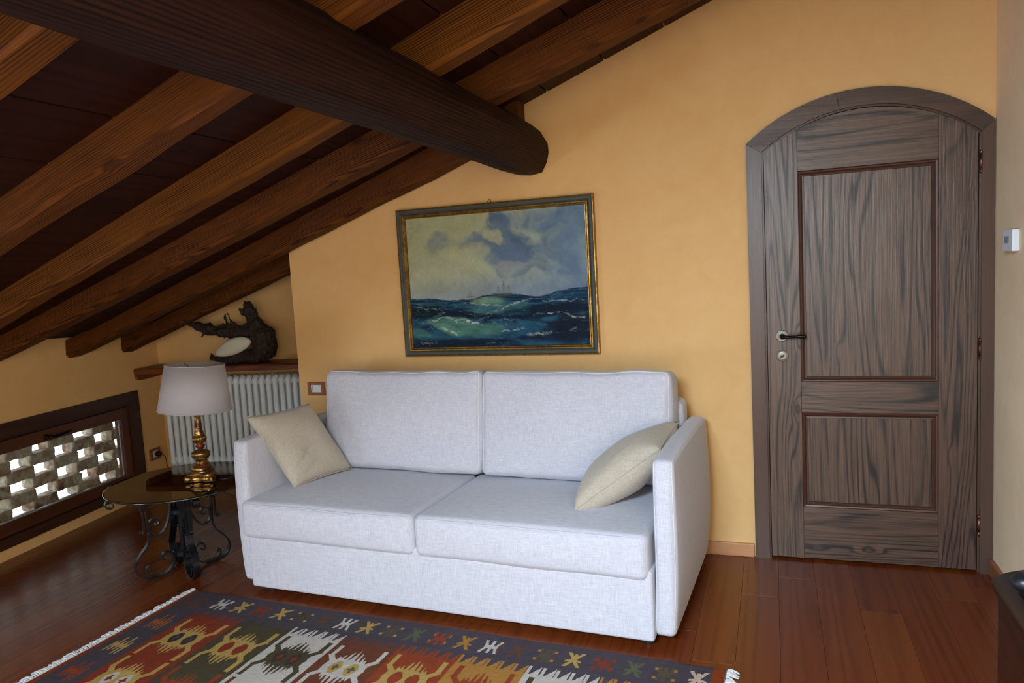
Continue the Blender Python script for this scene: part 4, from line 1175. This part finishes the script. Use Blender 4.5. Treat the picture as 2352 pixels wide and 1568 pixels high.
# triangular stepped base with scrolled feet
def base_outline(r, z, k=0.16):
    return [((r * (1 + k * math.cos(3 * a)) * math.cos(a)), (r * (1 + k * math.cos(3 * a)) * math.sin(a)), zz(z)) for a in np.linspace(0, 2 * math.pi, 60, endpoint=False)]
lay = [(0.054, 0.4665, .34), (0.060, 0.469, .34), (0.061, 0.476, .34), (0.054, 0.479, .30), (0.052, 0.486, .28), (0.058, 0.490, .24), (0.060, 0.499, .22), (0.060, 0.506, .20), (0.055, 0.512, .16), (0.052, 0.516, .12)]
V = []; F = []
for r, z, kk_ in lay: V += base_outline(r, z, kk_)
for i in range(len(lay) - 1):
    for k in range(60):
        k2 = (k + 1) % 60; F.append((i * 60 + k, i * 60 + k2, i * 60 + 60 + k2, i * 60 + 60 + k))
F.append(tuple(range(59, -1, -1))); F.append(tuple(range((len(lay) - 1) * 60, len(lay) * 60)))
bz = link('base', fillmesh('base', (V, F)), M_gold, lamp, (0, 0, 0), (0, 0, math.radians(-15)))
for k in range(3):
    a = math.radians(-15 + 120 * k)
    f = link('scroll_foot', mesh('scroll_foot', rbox(0.040, 0.034, 0.030, 0.011, 4)), M_gold, lamp, (0.070 * math.cos(a), 0.070 * math.sin(a), 0.0155), (0, 0, a), True)
# shade, slightly tilted
tl = Vector((0.727, 0.687, 0))
shade_e = link('lamp_shade', mesh('lamp_shade', lathe([(0.1725, 0.0), (0.1375, 0.2245)], 72, cap=False)), M_shade_out, lamp, (-0.005 * tl.x, -0.005 * tl.y, zz(0.822)), (0, 0, 0), True)
axis = Vector((-tl.y, tl.x, 0))
shade_e.rotation_euler = Matrix.Rotation(math.radians(4.5), 3, axis).to_euler()
so = shade_e.modifiers.new('thick', 'SOLIDIFY'); so.thickness = 0.0016
for r_, z_ in ((0.1725, 0.001), (0.1375, 0.224)):
    link('shade_trim', mesh('shade_trim', tube([(r_ * math.cos(a), r_ * math.sin(a), z_) for a in np.linspace(0, 2 * math.pi, 72, endpoint=False)], 0.0022, 6, True)), M_shade_out, shade_e, smooth=True)
sp_v = [tube([(0.012 * math.cos(a), 0.012 * math.sin(a), 0.190), (0.136 * math.cos(a), 0.136 * math.sin(a), 0.221)], 0.0016, 6) for a in (0.6, 2.7, 4.8)]
link('shade_spider', mesh('shade_spider', merge(*sp_v, tube([(0.012 * math.cos(a), 0.012 * math.sin(a), 0.190) for a in np.linspace(0, 2 * math.pi, 16, endpoint=False)], 0.002, 6, True))), M_chrome, shade_e)
link('bulb', mesh('bulb', lathe([(0.012, 0.815 - 0.465), (0.013, 0.84 - 0.465), (0.012, 0.86 - 0.465), (0.022, 0.89 - 0.465), (0.028, 0.915 - 0.465), (0.022, 0.945 - 0.465), (0.006, 0.955 - 0.465)], 20)), M_white, lamp, smooth=True)
# lamp flex running off the back of the table
lc = [LP + Vector((0.05, 0.03, -0.006 + 0.0025)), LP + Vector((0.09, 0.02, 0.0025)), LP + Vector((0.13, 0.06, 0.0025)), LP + Vector((0.10, 0.12, 0.0025)), LP + Vector((0.16, 0.15, 0.0025)), LP + Vector((0.205, 0.165, 0.002)), LP + Vector((0.225, 0.18, -0.03)), LP + Vector((0.22, 0.22, -0.25)), LP + Vector((0.20, 0.30, -0.452))]
lc[0].z = TZ + 0.003
link('flex', mesh('flex', tube([p - LP for p in smoothpath(lc, 8)], 0.0028, 6)), M_black, lamp, smooth=True)

# ------------------------------------------------------------------ kilim
RL, RW = 2.405, 1.70
rug_o = Vector((-2.576, 2.639, 0)); rug_a = math.radians(-3.08)
def kilim(us, vs_):
    u, v = np.meshgrid(us, vs_)           # v runs from the sofa side towards the camera
    v0 = v.copy()
    v = np.where(v > RW / 2, RW - v, v)   # both long borders alike
    navy = lin(72, 64, 70); rust = lin(132, 58, 26); red = lin(126, 52, 32); olive = lin(74, 64, 46); white = lin(186, 176, 166); brown = lin(104, 58, 40); orange = lin(136, 60, 34); ochre = lin(160, 112, 54)
    yellow = lin(174, 140, 78); dgreen = lin(88, 88, 64); dk = lin(62, 50, 44); beige = lin(190, 164, 144)
    c = np.empty(u.shape + (3,)); c[:] = navy
    def put(m, col, k=1.0): c[m] = c[m] * (1 - k) + np.asarray(col) * k
    put((u < 0.028) | (u > 2.362), rust)
    # panels
    edges = [0.185, 0.450, 0.714, 0.967, 1.222, 1.474, 1.745, 2.008, 2.235]
    cols = [red, olive, white, brown, orange, ochre, white, ochre]
    meds = [(yellow, dk, navy), (yellow, red, red), (olive, dk, red), (white, yellow, dgreen), (yellow, orange, orange), (orange, dk, dk), (olive, red, white), (red, white, navy)]
    med2 = [(yellow, white, red), (orange, yellow, dk), (brown, white, red), (yellow, red, dk), (white, dk, yellow), (red, yellow, dk), (orange, olive, dk), (olive, white, red)]
    for i in range(8):
        a, b = edges[i], edges[i + 1]
        inside = (u >= a) & (u < b)
        t = ((u - a) / (b - a) * 5.0)
        fr = t - np.floor(t)
        # teeth: a slim bar, then a sloped blade
        th_ = np.where(fr < 0.24, 0.052, np.where(fr < 0.36, 0.0, np.where(fr < 0.92, 0.056 * (fr - 0.36) / 0.56, 0.0)))
        put(inside & (v > 0.222 - th_), cols[i])
        cx = (a + b) / 2
        for row in range(4):
            cv = 0.385 + row * 0.31
            mc, e1, e2 = (meds if row % 2 == 0 else med2)[i]
            if row >= 2: mc, e1, e2 = (med2 if row % 2 else meds)[(i + 3) % 8]
            if np.allclose(mc, cols[i]): mc = yellow if not np.allclose(cols[i], ochre) else red
            du = (u - cx) ; dv = v0 - cv
            au, av = np.abs(du), np.abs(dv)
            knots = [(0, .128), (.004, .118), (.008, .128), (.011, .060), (.016, .056), (.022, .112), (.028, .102), (.030, .060), (.036, .052), (.044, .092), (.048, .056), (.058, .074), (.061, .044), (.072, .056), (.075, .026), (.084, .034), (.086, .006), (.09, 0), (1, 0)]
            kx, ky = zip(*knots)
            lean = np.where(dv > 0, -1, 1) * np.sign(du + 1e-9) * 0
            h = np.interp(au + 0.10 * (av - 0.05) * (av > .05), kx, ky)
            body = (av < h)
            put(body, mc)
            arm_ = (np.abs(au - 0.098) < 0.0095) & (av > 0.066) & (av < 0.146)
            arm_ |= (av > 0.018) & (av < 0.072) & (np.abs((au - 0.060) - (av - 0.022) * 0.80) < 0.014)
            put(arm_, mc)
            for s in (-1, 1):
                ex = du - s * 0.034
                eye = (np.abs(ex) / 0.030 + av / 0.056) < 1.0
                eye &= np.abs(ex) < 0.024
                put(eye & (av < 0.040), e1)
                put((np.abs(ex) < 0.006) & (av < 0.020) | ((np.abs(ex) < 0.014) & (av < 0.006)), e2)
    # little border figures along the sofa side (and mirrored on the far long side)
    def figure(cu, cv, kind, col, col2=None):
        du = u - cu; dv = v - cv; au, av = np.abs(du), np.abs(dv)
        box_ = (au < 0.034) & (av < 0.052)
        if kind == 'x':
            m = (np.abs(au - 0.55 * av) < 0.0075) & (av < 0.048) | (au < 0.0060) & (av < 0.040) & (dv < 0) | (au < 0.011) & (av < 0.012) | (np.abs(av - au * 0.42) < 0.006) & (au < 0.030) & (au > .006) & (dv > 0)
            put(m & box_, col)
        elif kind == 'h':
            m = (av < 0.012) & (au < 0.026) | (au < 0.0055) & (av < 0.046) & (av > .0) | (np.abs(au - (0.020 + 0.010 * np.clip((av - .01) / .03, 0, 1))) < 0.0055) & (av < 0.046)
            m &= ~((au < 0.0055) & (av > .046))
            if col2 is not None: put((np.abs(au - 0.034) < 0.0035) & (av > 0.014) & (av < 0.036), col2)
            put(m & (av < .048), col)
        else:
            m = (au < 0.032) & (av < 0.044) & ~((np.abs(au - .013) < .004) & (av > .014)) & ~((au > .022) & (av < .012))
            put(m, col)
            if col2 is not None: put((np.abs(au - 0.033) < 0.006) & (np.abs(av - 0.028) < 0.008), col2)
    dim = lin(92, 62, 50); dim2 = lin(86, 72, 58)
    row = [('h', white, beige), ('x', yellow, None), ('h', red, orange), ('x', yellow, None), ('f', olive, yellow), ('x', dim, None), ('h', white, dim), ('x', yellow, None), ('f', dim2, yellow), ('x', dgreen, None), ('h', orange, ochre), ('x', ochre, None), ('h', white, orange), ('x', dim, None), ('f', dim2, ochre), ('x', yellow, None), ('h', red, orange), ('x', dgreen, None), ('f', dim2, ochre), ('x', beige, None)]
    for k, (kd, a_, b_) in enumerate(row):
        figure(0.245 + k * 0.1092, 0.090, kd, a_, b_)
    # end-border figures
    def comb(cu, cv, col):
        du = u - cu; dv = v0 - cv; au, av = np.abs(du), np.abs(dv)
        m = np.zeros(u.shape, bool)
        for j, off in enumerate((-0.036, -0.018, 0.0, 0.018, 0.036)):
            ln_ = (0.040, 0.055, 0.034, 0.066, 0.046)[j]
            sh = (0.012, -0.012, 0.0, -0.006, 0.010)[j]
            m |= (np.abs(du - off) < 0.0055) & (np.abs(dv - sh) < ln_)
        m |= (av < 0.012) & (au < 0.042)
        put(m, col)
    for k in range(8):
        col = (dim, lin(150, 84, 46), yellow, orange, dgreen, yellow, orange, dim)[k]
        comb(0.104, 0.107 + k * 0.197, col); comb(2.300, 0.300 + k * 0.197, col) if k < 6 else None
    # hand-woven unevenness of the dye
    c *= (0.86 + 0.28 * fbm(u * 40, v0 * 160, 3, 90))[..., None]
    c *= (0.92 + 0.16 * fbm(u * 3, v0 * 3, 3, 93))[..., None]
    return c
du_ = 0.003
ncu = int(RL / du_)
vs_e = np.concatenate([np.arange(0, 0.78, 0.003), np.arange(0.78, RW + 1e-6, 0.0065)]); vs_e[-1] = RW
us_e = np.linspace(0, RL, ncu + 1)
rug_cols = kilim((us_e[1:] + us_e[:-1]) / 2, (vs_e[1:] + vs_e[:-1]) / 2)
def rugP(i, j):
    uu = us_e[i]; vv = vs_e[j]
    z = 0.0065 + 0.0018 * (fbm(uu * 4, vv * 4, 2, 77) - .5) + 0.0022 * (fbm(uu * 22, vv * 22, 2, 78) - .5)
    edge = (i == 0) | (i == ncu) | (j == 0) | (j == len(vs_e) - 1)
    z = np.where(edge, 0.0005, z)
    wob = 0.004 * (fbm(uu * 5, vv * 0, 2, 80) - .5)
    return np.stack([uu + 0.003 * (fbm(vv * 6, uu * 0, 2, 81) - .5), -vv + wob, z], 1)
M_rug = attr_mat('kilim_wool', 0.95, 0.32, 0.1)
rug = empty('kilim_rug', rug_o, rug_a)
tag(rug, 'flat-woven kilim rug with navy border, coloured medallion panels and white fringe', 'rug')
link('woven_field', colour_grid('woven_field', ncu, len(vs_e) - 1, rugP, rug_cols), M_rug, rug, smooth=True)
M_fringe = fabric('fringe_cotton', srgb(226, 222, 222), srgb(196, 190, 192), scale=500)
def fringe(x_in, sgn):
    vfs = []
    for k in range(190):
        y = -0.003 - k * (RW - 0.006) / 189
        L = random.uniform(0.030, 0.046); dy = random.uniform(-0.014, 0.010)
        r = random.uniform(0.0030, 0.0046)
        p = [(x_in, y, 0.004), (x_in + sgn * L * 0.35, y + dy * 0.2, 0.008 + random.uniform(0, 0.005)), (x_in + sgn * L * 0.75, y + dy * 0.8, 0.006), (x_in + sgn * L, y + dy * 1.4, 0.0035)]
        vfs.append(tube(smoothpath(p, 2), [r * .6, r, r * 1.1, r * 1.15, r * 1.2, r, r * .5][:7], 5))
    vfs.append(tube([(x_in + sgn * 0.001, -0.002, 0.005), (x_in + sgn * 0.001, -RW + 0.002, 0.005)], 0.0035, 6))
    return merge(*vfs)
for nm, xi, sg in (('fringe', 0.0, -1), ('fringe', RL, 1)):
    tag(link(nm, mesh(nm, fringe(xi, sg)), M_fringe, rug, smooth=True), 'white cotton tassels', kind='stuff')

# ------------------------------------------------------------------ dark chest against the right wall
CXL, CYB, CZ = 0.500, 2.066, 0.589
chest = tag(empty('chest', ((CXL + RIGHT_X - 0.02) / 2, CYB - 0.5, 0)), 'dark polished wooden chest with a domed lid against the right wall', 'chest')
hw_ = (RIGHT_X - 0.022 - CXL) / 2
link('body', mesh('body', merge(box(-hw_ + 0.012, hw_, -0.488, 0.488, 0.05, CZ - 0.035, 0.004), box(-hw_ + 0.004, hw_, -0.496, 0.496, 0.0, 0.07, 0.006))), M_chest, chest)
lid = [(-hw_ + 0.004, CZ - 0.036), (hw_, CZ - 0.036)] + [(hw_ * math.cos(a), CZ - 0.018 + 0.050 * math.sin(a)) for a in np.linspace(0, math.pi, 24)]
ld = link('lid', fillmesh('lid', prism(lid, -0.5, 0.5, 'y')), M_chest, chest, smooth=True)
bv = ld.modifiers.new('bevel', 'BEVEL'); bv.width = 0.008; bv.segments = 3; bv.limit_method = 'ANGLE'; bv.angle_limit = math.radians(50)
link('lid_knob', mesh('lid_knob', lathe([(0.010, 0), (0.010, 0.012), (0.016, 0.015), (0.024, 0.020), (0.029, 0.027), (0.030, 0.034), (0.028, 0.042), (0.023, 0.048), (0.014, 0.053), (0.004, 0.055)], 28)), M_black, chest, (-0.136, 0.375, CZ + 0.008), smooth=True)
link('lock_plate', mesh('lock_plate', box(-hw_ - 0.002, -hw_ + 0.014, -0.03, 0.03, CZ - 0.12, CZ - 0.05, 0.002)), M_dbronze, chest)
